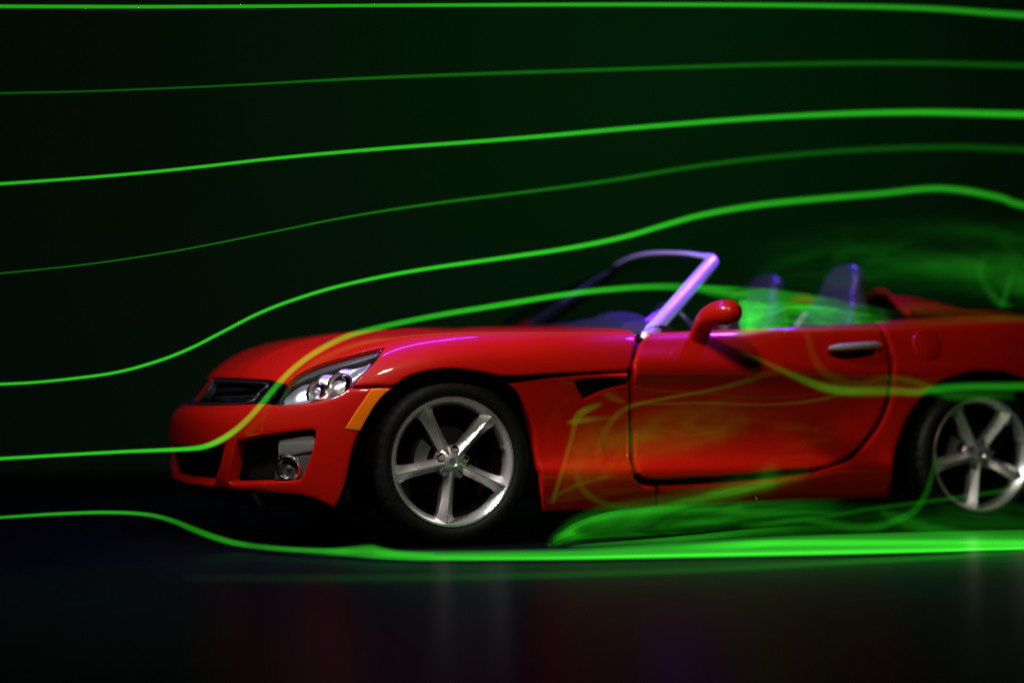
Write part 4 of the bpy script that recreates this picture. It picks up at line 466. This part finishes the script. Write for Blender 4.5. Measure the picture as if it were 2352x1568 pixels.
# lower intakes
V, Fc = panel_mesh(FRONT, Z['center_intake'], off=-.06, thick=.01, rnd=.002, sym=True)
mk('lower_intake', *both(V, Fc), 'black', car)
for s in (0, 1):
    F2 = (lambda v, f: mirrored(np.array(v), f)) if s else (lambda v, f: (np.array(v), f))
    it = mk('side_intake', *F2(*panel_mesh(FRONT, Z['side_intake'], off=-.065, thick=.005, rnd=.002)), 'black', car)
    mk('silver_plate', *F2(*panel_mesh(FRONT, Z['silver_plate'], off=-.028, thick=.05, rnd=.008, sp=.015, disp=lambda uv, p: -.18*np.clip(.245+.13-p[:, 2], -.02, .03))), 'grey', it)
    mk('lamp_plate', *F2(*panel_mesh(FRONT, Z['lamp_plate'], off=-.036, thick=.04, rnd=.006, sp=.015)), 'darkgrey', it)
    # thin grey inner cheek on the side towards the number-plate
    f0 = np.array([Z['fog']]); p = FRONT.ev(f0)[0]; n = FRONT.nrm(f0)[0]; fr2 = frame(p-n*.03, n)
    fog = mk('fog_lamp', *F2(*lathe([(.052, -.02), (.050, .004), (.045, .010), (.040, .008), (.036, -.004), (.022, -.018), (.001, -.022)], 40, fr2)), 'chrome', it)
    mk('fog_lens', *F2(*lathe([(.038, .006), (.030, .011), (.015, .014), (.001, .015)], 32, fr2)), 'lens', it)
    mk('fog_bulb', *F2(*lathe([(.014, -.02), (.014, -.008), (.008, .0), (.001, .002)], 20, fr2)), 'darkgrey', it)
    # headlight: bowl, stepped chrome reflectors, projector rings, clear lens
    hl = mk('headlight', *F2(*panel_mesh(FRONT, Z['headlight'], off=-.06, thick=-.045, rnd=.001, sp=.02)), 'darkgrey', car)
    rng = random.Random(4)
    HR = np.array([[3.80, 3.40], [3.55, 4.05], [3.50, 4.45], [3.9, 4.72], [4.6, 4.88], [5.2, 5.0], [5.6, 5.12], [5.70, 4.8], [5.70, 4.4], [5.74, 3.75], [5.55, 3.50], [5.2, 3.39], [4.7, 3.33], [4.25, 3.34]])
    def facets(uv, pos):
        a = np.sin(uv[:, 0]*6.2)*np.cos(uv[:, 1]*3.6+uv[:, 0]*2); b = np.sin(uv[:, 0]*11+uv[:, 1]*5)
        return -.012+.010*a+.003*b
    mk('reflector', *F2(*panel_mesh(FRONT, HR.tolist(), off=-.010, thick=.02, rnd=.004, sp=.009, disp=facets)), 'satin_chrome', hl, ang=60)
    for (u, v, rr) in ((5.28, 4.1, .052), (4.55, 3.98, .045)):
        f0 = np.array([[u, v]]); p = FRONT.ev(f0)[0]; n = FRONT.nrm(f0)[0]; n = n+np.array([-.5, -.05, -.35]); n /= np.linalg.norm(n)
        fr3 = frame(p-FRONT.nrm(f0)[0]*.026, n)
        mk('lamp_ring', *F2(*lathe([(rr, -.03), (rr, .010), (rr*.9, .018), (rr*.8, .012), (rr*.72, -.004), (rr*.5, -.012), (.001, -.016)], 36, fr3)), 'chrome', hl)
        mk('lamp_bulb', *F2(*lathe([(rr*.4, -.014), (rr*.36, .002), (rr*.2, .010), (.001, .013)], 24, fr3)), 'grey', hl)
    mk('dark_trim', *F2(*panel_mesh(FRONT, [[3.42, 4.55], [3.45, 4.87], [3.62, 5.06], [4.0, 5.21], [4.8, 5.31], [5.5, 5.45], [5.68, 5.47], [5.66, 5.3], [5.2, 5.14], [4.4, 5.0], [3.75, 4.80]], off=-.014, thick=.03, rnd=.005, sp=.02)), 'darkgrey', hl)
    mk('headlight_lens', *F2(*panel_mesh(FRONT, Z['headlight'], off=-.003, thick=0, rnd=.008, sp=.02)), 'lens', hl)
    mk('side_marker', *F2(*panel_mesh(FRONT, Z['marker'], off=.003, thick=.01, rnd=.004, sp=.02)), 'orange', car)
    # lower side panel behind the front wheel with its vent
    sp_ = mk('side_panel', *F2(*panel_mesh(SIDE, Z['side_panel'], [Z['vent_hole']], thick=.03, rnd=.008, sp=.026)), 'red', car)
    mk('vent_panel', *F2(*panel_mesh(SIDE, Z['vent_panel'], off=-.006, thick=.02, rnd=.004, sp=.02)), 'red', sp_)
    mk('vent_opening', *F2(*panel_mesh(SIDE, Z['vent'], off=-.024, thick=.005, rnd=.002)), 'black', sp_)
    dr = mk('door', *F2(*panel_mesh(SIDE, Z['door'], [Z['handle_cup']], thick=.05, rnd=.010, sp=.026)), 'red', car)
    mk('handle_recess', *F2(*panel_mesh(SIDE, Z['handle_cup'], off=-.028, thick=-.022, rnd=.001)), 'black', dr)
    ha, hb = Z['handle']
    pth = []
    for t in np.linspace(0, 1, 9):
        q = np.array([[ha[0]+(hb[0]-ha[0])*t, ha[1]+(hb[1]-ha[1])*t+.08]]); pth.append(SIDE.ev(q)[0]+SIDE.nrm(q)[0]*(.014+.012*math.sin(PI*t)))
    mk('door_handle', *F2(*loft(pth, [(.006, .006), (.011, .012), (.012, .013), (.012, .013), (.012, .013), (.012, .013), (.012, .013), (.011, .012), (.006, .006)], 14, power=2.6)), 'pillar', dr)
    qt = mk('rear_quarter', *F2(*panel_mesh(SIDE, Z['quarter'], thick=.03, rnd=.012, sp=.03)), 'red', car)
    if not s:
        f0 = np.array([Z['fuel']]); p = SIDE.ev(f0)[0]; n = SIDE.nrm(f0)[0]
        mk('fuel_cap', *F2(*lathe([(.068, -.006), (.0675, -.002), (.064, .0035), (.060, .0045), (.001, .0055)], 48, frame(p, n))), 'red', qt)
    # mirror: stalk and pod in one skin, glass on the back
    mp = [(1.062, -.82, .800), (1.058, -.85, .822), (1.052, -.89, .856), (1.055, -.935, .884), (1.068, -.985, .899), (1.084, -1.035, .902), (1.096, -1.075, .899), (1.101, -1.092, .897)]
    mr = [(.046, .030), (.042, .027), (.044, .031), (.052, .042), (.058, .049), (.056, .050), (.038, .036), (.012, .012)]
    mi = mk('side_mirror', *F2(*loft(mp, mr, 24, up=(0, 0, 1), n=30)), 'red', car, ang=80)
    mk('mirror_glass', *F2(*loft([(1.112, -.945, .893), (1.128, -.99, .900), (1.134, -1.04, .900)], [(.004, .028), (.004, .038), (.004, .028)], 16)), 'chrome', mi)

# rear deck with two fairings
def deck_grid():
    ys = np.linspace(0, 1, 10); g = []
    for t in np.linspace(0, 1, 10):
        col = []
        x_ = 2.24+(3.2-2.24)*t
        u = float(np.interp(x_, [.10,.42,.78,1.1,1.4,1.7,1.95,2.15,2.4,2.65,2.9,3.08,3.2], range(13)))
        e = SIDE.ev(np.array([[u, 17.]]))[0]; yo = -e[1]-.004; zo = e[2]-.002
        for q in ys:
            y = yo*q; x = x_-.05*min(1, max(0, (y-.34)/.3))*(1-t)**2; bump = math.exp(-((y-.34)/.20)**2)-math.exp(-((yo-.34)/.20)**2)*q**4
            col.append((x, -y, zo+.015*(1-q*q)+.108*bump*(.5+.5*math.cos(PI*min(1, t/.75)))-.05*t*t))
        g.append(col)
    return np.array(g)
DECK = Patch(deck_grid())
V, Fc = panel_mesh(DECK, [[0, 0], [9, 0], [9, 8.98], [0, 8.98]], thick=.02, rnd=.012, sp=.03, sym=True)
V = np.array(V); n0 = DECK.nrm(np.array([[4., 3.]]))[0]
if n0[2] < 0: Fc = [f[::-1] for f in Fc]
deck = mk('rear_deck', *both(V, Fc), 'red', car)
tail = [SIDE.ev(np.array([[12., v]]))[0] for v in np.linspace(1.5, 17, 14)]
tv = []; tf = []
for p in tail: tv += [tuple(p), (p[0]+.05, p[1]*.5, p[2]), (p[0]+.06, 0, p[2]), (p[0]+.05, -p[1]*.5, p[2]), (p[0], -p[1], p[2])]
for i in range(13):
    for k in range(4): tf.append([i*5+k, i*5+k+1, (i+1)*5+k+1, (i+1)*5+k])
mk('rear_bumper', tv, tf, 'red', car)

# underside, wheel wells
mk('underbody', *join(box(-.70, 3.1, -.52, .52, .15, .40), box(.44, 1.95, -.80, .80, .155, .30), box(-.66, -.45, -.60, .60, .19, .5)), 'black', car, smooth=False)
for hx in (0, 2.415):
    for s in (-1, 1):
        V = []; Fc = []
        for i in range(25):
            a = PI*1.16*i/24-.08*PI
            for y in (-.80, -.50): V.append((hx+.368*math.cos(a), s*-y, .32+.368*math.sin(a)))
            V.append((hx+.1*math.cos(a), s*.50, .32+.1*math.sin(a)))
        for i in range(24):
            for k in range(2): Fc.append([i*3+k, i*3+k+1, i*3+k+4, i*3+k+3])
        mk('wheel_arch_liner', V, Fc, 'black', car)

# windscreen: satin frame and curved glass
near = [(.865, -.748, .806), (.883, -.74, .821), (1.014, -.675, .925), (1.153, -.60, 1.034), (1.250, -.553, 1.113), (1.283, -.530, 1.140), (1.290, -.50, 1.154), (1.281, -.45, 1.166), (1.262, -.36, 1.181), (1.246, -.25, 1.193), (1.232, -.12, 1.202)]
ws = near+[(1.228, 0, 1.205)]+[(x, -y, z) for x, y, z in reversed(near)]
wr = [(.036, .034)]*2+[(.035, .033), (.033, .031), (.031, .029), (.028, .026), (.023, .020), (.016, .014), (.014, .013), (.013, .012), (.013, .012)]
wr = wr+[(.013, .012)]+wr[::-1]
frm = mk('windscreen_frame', *loft(ws, wr, 16, up=(.75, 0, -.66), n=150, power=2.5), 'pillar', car)
frm.data.materials.append(M['black'])          # black lining on the cockpit side of the frame
for f in frm.data.polygons:
    cpt = f.center/SC; ctr = Vector((1.16, 0, .93)); inw = (ctr-cpt); inw.x *= .3
    if f.normal.dot(inw.normalized()) > .05: f.material_index = 1
G = []
for t in np.linspace(0, 1, 17):
    col = []
    y = .73*(2*t-1); yt = .51*(2*t-1)
    b = np.array([.885-.36*(1-(y/.73)**2), y, .815+.055*(1-(y/.73)**2)]); tp = np.array([1.285-.055*(1-(yt/.51)**2), yt, 1.145+.058*(1-(yt/.51)**2)])
    for q in np.linspace(0, 1, 9): col.append(tuple(b*(1-q)+tp*q+np.array([-.03, 0, .025])*4*q*(1-q)*.6))
    G.append(col)
V = [p for c in G for p in c]; Fc = [[i*9+k, (i+1)*9+k, (i+1)*9+k+1, i*9+k+1] for i in range(16) for k in range(8)]
mk('windscreen', V, Fc, 'glass', car)
cw = []
for t in np.linspace(0, 1, 21):
    y = .78*(2*t-1); cw += [(.80+.0*y, y, .800+.02*(1-(y/.78)**2)), (.92-.36*(1-(y/.78)**2)+.34*(1-(y/.78)**2), y, .79+.02*(1-(y/.78)**2))]
mk('cowl', cw, [[i*2, i*2+1, i*2+3, i*2+2] for i in range(20)], 'plastic', car)

# cockpit: tub, dashboard, steering wheel, seats
mk('cockpit_tub', *join(box(.78, 2.12, -.76, .76, .34, .38), box(.80, .86, -.76, .76, .36, .82), box(2.06, 2.30, -.70, .70, .36, .885), box(2.12, 2.26, -.56, .56, .88, .955), box(.85, 2.06, -.765, -.735, .36, .80), box(.85, 2.06, .735, .765, .36, .80), box(.9, 2.0, -.12, .12, .38, .58)), 'black', car, smooth=False)
dash = mk('dashboard', *loft([(.93, -.75, .80), (.90, -.55, .835), (.88, -.36, .85), (.86, -.1, .84), (.86, .2, .835), (.88, .5, .82), (.93, .75, .80)], [(.10, .06)]*7, 20, up=(0, 0, 1), n=30), 'leather', car)
mk('gauge_hood', *loft([(.90, -.52, .86), (.92, -.44, .895), (.93, -.36, .905), (.92, -.28, .895), (.90, -.20, .86)], [(.08, .015), (.09, .025), (.09, .027), (.09, .025), (.08, .015)], 18, n=20), 'leather', dash)
ring = []
c = Vector((1.22, -.36, .80)); ax = Vector((.88, 0, .42)).normalized(); e1 = Vector((0, 1, 0)); e2 = ax.cross(e1)
pts = [tuple(c+e1*(.18*math.cos(a))+e2*(.18*math.sin(a))) for a in np.linspace(0, 2*PI, 41)]
sw = mk('steering_wheel', *loft(pts, [(.014, .014)]*41, 10, up=tuple(ax)), 'leather', car)
mk('steering_spoke', *join(*[loft([tuple(c), tuple(c+e1*(.17*math.cos(a))+e2*(.17*math.sin(a)))], [(.02, .012)]*2, 8, up=tuple(ax)) for a in (0.1, PI-.1, -PI/2)]), 'leather', sw)
def seat(yc):
    st = empty('seat', (1.95, yc, .38), car)
    # back: lean and outline, widest at the shoulders, round headrest on top
    hs = [.46, .55, .68, .80, .90, .97, 1.02, 1.06, 1.10, 1.135, 1.155]
    wd = [.20, .235, .25, .25, .235, .205, .165, .150, .140, .105, .05]
    dp = [.075, .085, .08, .075, .07, .06, .05, .048, .046, .038, .02]
    pth = [(1.86+.30*(z-.46), yc, z) for z in hs]
    V, Fc = loft(pth, list(zip(wd, dp)), 28, up=(1, 0, -.3), n=34, power=2.8)
    o = mk('seat_back', np.array(V)-np.array((1.95, yc, .38)), Fc, 'leather', st)
    V, Fc = loft([(1.45, yc, .50), (1.55, yc, .52), (1.75, yc, .50), (1.95, yc, .47)], [(.20, .05), (.25, .075), (.25, .075), (.22, .07)], 24, n=18, power=3)
    mk('seat_cushion', np.array(V)-np.array((1.95, yc, .38)), Fc, 'leather', st)
    for sy in (-1, 1):
        V, Fc = loft([(1.86, yc+sy*.20, .56), (1.90, yc+sy*.235, .70), (1.94, yc+sy*.235, .84), (1.98, yc+sy*.20, .95)], [(.035, .05), (.04, .06), (.04, .055), (.02, .03)], 14, up=(1, 0, 0), n=14)
        mk('bolster', np.array(V)-np.array((1.95, yc, .38)), Fc, 'leather', st)
    return st
seat(-.36); seat(.36)

# wheels
RIM = .2455
def wheel_meshes():
    out = {}
    seg = 180
    prof = [(.235, -.20), (.262, -.20), (.300, -.198), (.3165, -.185), (.3205, -.165), (.3215, -.10), (.3205, -.035), (.3165, -.018), (.306, -.003), (.290, .006), (.270, .008), (.256, .004), (.2475, -.003), (.2440, -.012)]
    V, Fc = lathe(prof, seg); V = np.array(V)
    for i, (r, h) in enumerate(prof):
        if 3 <= i <= 8:
            for k in range(seg):
                if (k % 4) == 0:
                    f = .990 if 3 < i < 8 else .994
                    V[i*seg+k, 0] *= f; V[i*seg+k, 2] *= f
    out['tyre'] = (V, Fc)
    R = RIM
    rim = [lathe([(R-.004, -.19), (R+.001, -.012), (R+.003, -.003), (R, .002), (R-.007, .002), (R-.012, -.004), (R-.020, -.016), (R-.029, -.036), (R-.031, -.048)], 96)]
    out['rim_barrel'] = lathe([(R-.0315, -.046), (R-.034, -.12), (R-.032, -.185), (.001, -.185)], 72)
    hubp = [(.001, -.006), (.014, -.006), (.017, -.002), (.026, -.004), (.046, -.012), (.060, -.020), (.066, -.05), (.05, -.09)]
    rim.append(lathe(hubp[::-1], 60))
    for k in range(5):
        a = math.radians(47.5+72*k); ca, sa = math.cos(a), math.sin(a)
        st = [(.028, .024, -.006), (.060, .0235, -.006), (.10, .023, -.005), (.15, .0245, -.003), (.195, .028, -.0015), (.2165, .036, -.002), (.232, .046, -.003)]
        V = []; Fc = []
        for i, (r_, wd, h) in enumerate(st):
            e = .028
            for t, hh in ((-wd*1.05, h-.060), (-wd, h-e), (-.003, h), (.003, h), (wd, h-e), (wd*1.05, h-.060)):
                rr = r_ + (.008 if abs(t) < .004 and i == len(st)-1 else 0)
                V.append((rr*ca-t*sa, -hh, rr*sa+t*ca))
        for i in range(len(st)-1):
            for j in range(5): Fc.append([i*6+j, i*6+j+1, (i+1)*6+j+1, (i+1)*6+j])
        Fc.append([(len(st)-1)*6+j for j in range(6)])
        Fc = [f[::-1] for f in Fc]
        rim.append((V, Fc))
    out['rim'] = join(*rim)
    out['brake_disc'] = lathe([(.03, -.085), (.085, -.085), (.09, -.092), (.135, -.095), (.138, -.10), (.138, -.115)], 60)
    lug = []
    for k in range(5):
        a = math.radians(47.5+36+72*k); fr = (Vector((.052*math.cos(a), .0, .052*math.sin(a))), Vector((1, 0, 0)), Vector((0, 0, 1)), Vector((0, -1, 0)))
        lug.append(lathe([(.0155, -.026), (.0155, -.009), (.0135, -.007), (.012, -.010), (.011, -.022), (.001, -.022)], 18, fr))
    out['lug_nut'] = lug
    a = math.radians(14); fr = (Vector((.212*math.cos(a), 0, .212*math.sin(a))), Vector((1, 0, 0)), Vector((0, 0, 1)), Vector((0, -1, 0)))
    out['valve'] = lathe([(.007, -.05), (.006, -.016), (.004, -.012), (.001, -.012)], 12, fr)
    cal = []
    for i in range(11):
        a = math.radians(140+60*i/10)
        for r_, h in ((.085, -.10), (.085, -.068), (.135, -.068), (.135, -.10)): cal.append((r_*math.cos(a), -h, r_*math.sin(a)))
    out['brake_caliper'] = (cal, [[i*4+j, i*4+(j+1) % 4, (i+1)*4+(j+1) % 4, (i+1)*4+j] for i in range(10) for j in range(4)]+[[0, 1, 2, 3], [43, 42, 41, 40]])
    return out
WM = wheel_meshes(); wcache = {}
def add_wheel(hx, s, steer=0):
    w_ = empty('wheel', (hx, -.86*s, .3215), car)
    if s < 0: w_.rotation_euler = (0, 0, PI)
    elif steer: w_.rotation_euler = (0, 0, math.radians(steer))
    def put(n, m, data, key):
        if key in wcache:
            o = bpy.data.objects.new(n, wcache[key]); COL.objects.link(o); o.parent = w_
        else:
            o = mk(n, *data, m, w_, ang=32); wcache[key] = o.data
        return o
    put('tyre', 'rubber', WM['tyre'], 't'); put('rim', 'silver', WM['rim'], 'r'); put('rim_barrel', 'black', WM['rim_barrel'], 'b'); put('brake_disc', 'black', WM['brake_disc'], 'd')
    put('brake_caliper', 'steel', WM['brake_caliper'], 'c'); put('valve', 'steel', WM['valve'], 'v')
    for i, l in enumerate(WM['lug_nut']): put('lug_nut', 'darkgrey', l, 'l%d' % i)
for hx in (0, 2.415):
    for s in (1, -1): add_wheel(hx, s)

# ------------------------------------------------------------------ glowing smoke
def smoke_tube(name, pts, parent=None, per=5, soft=1.35):
    p = np.array(pts); n = len(p)*per
    q = spline(p, n); q[:, 3:] = np.maximum(np.stack([np.interp(np.linspace(0, len(p)-1, n), range(len(p)), p[:, k]) for k in (3, 4)], 1), 1e-4)
    E = min(10., max(.15, 20*q[:, 4].max()/.05)); q[:, 4] *= 10/E; hm = .0004/E
    T = np.gradient(q[:, :3], axis=0); L = np.hypot(T[:, 0], T[:, 2])+1e-9; N = np.stack([-T[:, 2]/L, np.zeros(n), T[:, 0]/L], 1)
    ts = np.array([-1, -.9, -.75, -.55, -.3, 0, .3, .55, .75, .9, 1]); prof = (1-ts**2)**soft
    V = []; Fc = []; m = 22
    for i in range(n):
        for j, t in enumerate(ts): V.append(q[i, :3]+N[i]*t*q[i, 3]*(.95+.22*soft)+np.array([0, -max(hm, prof[j]*q[i, 4]), 0]))
        for j in range(10, -1, -1): V.append(q[i, :3]+N[i]*ts[j]*q[i, 3]*(.95+.22*soft)+np.array([0, max(hm, prof[j]*q[i, 4]), 0]))
    for i in range(n-1):
        for k in range(m): Fc.append([i*m+k, i*m+(k+1) % m, (i+1)*m+(k+1) % m, (i+1)*m+k])
    Fc.append(list(range(m))[::-1]); Fc.append([(n-1)*m+k for k in range(m)])
    return outward(mk(name, V, Fc, smoke(E), parent))
def smoke_sheet(name, s, parent=None, n=110):
    n = 150 if s.get('turb') else n; m = 64 if s.get('turb') else max(26, s['m']*2); T = spline(s['top'], n); O = spline(s['bot'], n)
    rg = np.random.RandomState(s['seed']); ss = np.linspace(0, 1, n)
    env = np.interp(ss, [e[0] for e in s['env']], [e[1] for e in s['env']]); env = np.convolve(np.pad(env, 6, 'edge'), np.ones(13)/13, 'valid')
    fd = np.clip(np.minimum(ss, 1-ss)/.07, 0, 1); env *= fd*fd*(3-2*fd)
    tt = np.linspace(0, 1, m)
    base = {'soft': (4*tt*(1-tt))**1.4, 'flat': np.minimum(1, np.minimum(tt, 1-tt)/.18)**1.2, 'top': (np.minimum(1, tt/.10)**1.2)*(1-tt)**.75*1.15, 'low': (np.minimum(1, (1-tt)/.12)**1.2)*tt**.6}[s['prof']]
    # drifting filaments: sums of ridges whose place across the sheet wanders along it
    fil = np.zeros((n, m))
    for k in range(s['freq']*2):
        c = rg.uniform(0, 1)+.16*np.sin(ss*rg.uniform(2, 7)+rg.uniform(0, 6))+rg.uniform(-.25, .25)*(ss-.5); wd = rg.uniform(.035, .20)
        am = np.clip(np.sin(ss*rg.uniform(3, 9)+rg.uniform(0, 6))*.6+.5, 0, 1)
        fil += am[:, None]*np.exp(-((tt[None]-c[:, None])/wd)**2)*rg.uniform(.5, 1.2)
    fil /= max(1e-6, fil.max()*.6)
    th = s['b']*env[:, None]*base[None]*((1-s['fil'])+s['fil']*fil*1.4)/2
    if s.get('turb'):            # curling eddies: ridged, warped noise
        def vn(a, b, sd):
            g = np.random.RandomState(sd).rand(40, 40); i = np.floor(a).astype(int) % 39; j = np.floor(b).astype(int) % 39; f = a-np.floor(a); e = b-np.floor(b)
            f = f*f*(3-2*f); e = e*e*(3-2*e); return g[i, j]*(1-f)*(1-e)+g[i+1, j]*f*(1-e)+g[i, j+1]*(1-f)*e+g[i+1, j+1]*f*e
        X, Y = np.meshgrid(ss*s['turb'][0], tt*s['turb'][1], indexing='ij'); k0 = s['seed']*7
        wx = vn(X*.8+3, Y*.8+9, k0)*1.8; wy = vn(X*.8+17, Y*.8+2, k0+1)*1.8; eddy = 0
        for o_ in range(3): eddy = eddy+(1-np.abs(2*vn((X+wx)*2**o_+o_*5, (Y+wy)*2**o_, k0+2+o_)-1))**2.2/1.7**o_
        th = th*(.25+.75*eddy/eddy.max()*1.6)
    E = min(10., max(.1, s['b']*10/.09)); th = np.maximum(th*10/E, .0003/E)
    wob = .012*np.sin(ss*9+s['seed'])[:, None]*np.sin(tt*5+s['seed'])[None]
    V = []; Fc = []
    mid = T[:, None]*(1-tt)[None, :, None]+O[:, None]*tt[None, :, None]
    mid[..., 1] += wob
    A_ = mid.copy(); A_[..., 1] -= th; B_ = mid.copy(); B_[..., 1] += th
    V = np.concatenate([A_.reshape(-1, 3), B_.reshape(-1, 3)]); o = n*m
    for i in range(n-1):
        for j in range(m-1):
            a = i*m+j; Fc.append([a, a+1, a+m+1, a+m]); Fc.append([o+a, o+a+m, o+a+m+1, o+a+1])
    ed = [i*m for i in range(n)]+[(n-1)*m+j for j in range(1, m)]+[i*m+m-1 for i in range(n-2, -1, -1)]+[j for j in range(m-2, 0, -1)]
    for k in range(len(ed)):
        a, b = ed[k], ed[(k+1) % len(ed)]; Fc.append([a, b, b+o, a+o])
    return mk(name, V, Fc, smoke(E), parent)
GR = 'thin green smoke streams flowing over the model'
for key, lab in [('s1', 'topmost green smoke stream, running almost straight across the top'), ('s2', 'faint thin green smoke stream, second from the top'),
                 ('s3', 'bright green smoke stream rising gently, third from the top'), ('s4', 'faint hair-thin green smoke stream, fourth from the top'),
                 ('s5', 'bright green smoke stream arching clear above hood and windscreen'), ('s6', 'green smoke stream climbing the bumper past the headlight and over the hood'),
                 ('s7', 'lowest green smoke stream, dipping under the nose to the front tyre')]:
    tag(smoke_tube('smoke_stream', SM[key]['p']), lab, 'smoke stream', GR)
def cloud(name, loc, label, keys, cat='smoke'):
    root = empty(name, (0, 0, 0)); tag(root, label, cat)
    for k in keys:
        s = SM[k]
        if s['t'] == 'stream': smoke_tube('wisp', s['p'], root, soft=2.4)
        else: smoke_sheet('veil', s, root)
cloud('floor_smoke', None, 'bright green smoke layer streaking along the floor past both wheels, with its reflection as a glowing line', ['band', 'bandcore', 'lip', 'floor_reflection'])
cloud('wheel_wake_smoke', None, 'billowing green smoke rising behind the front wheel below the sill', ['lobe', 'wedge', 'wedge_edge', 'sill', 'w1', 'w2', 'w3', 'underglow'])
cloud('side_wisp_smoke', None, 'faint curling green wisps in front of the side panel and door', ['v1', 'v2', 'v3', 'v4', 'v5', 'doorveil', 'fenderveil'])
cloud('door_smoke', None, 'green smoke ribbon sagging across the door to the rear wheel', ['d1', 'd2', 'd3'])
cloud('cockpit_smoke', None, 'green smoke swirling over the open cockpit behind the mirror', ['cockpit', 'cockpit_low', 'cockpit_top', 'tick'])
cloud('rear_deck_smoke', None, 'dim turbulent green smoke above the rear deck', ['haze1', 'haze2', 'c1', 'c2', 'deckveil'])
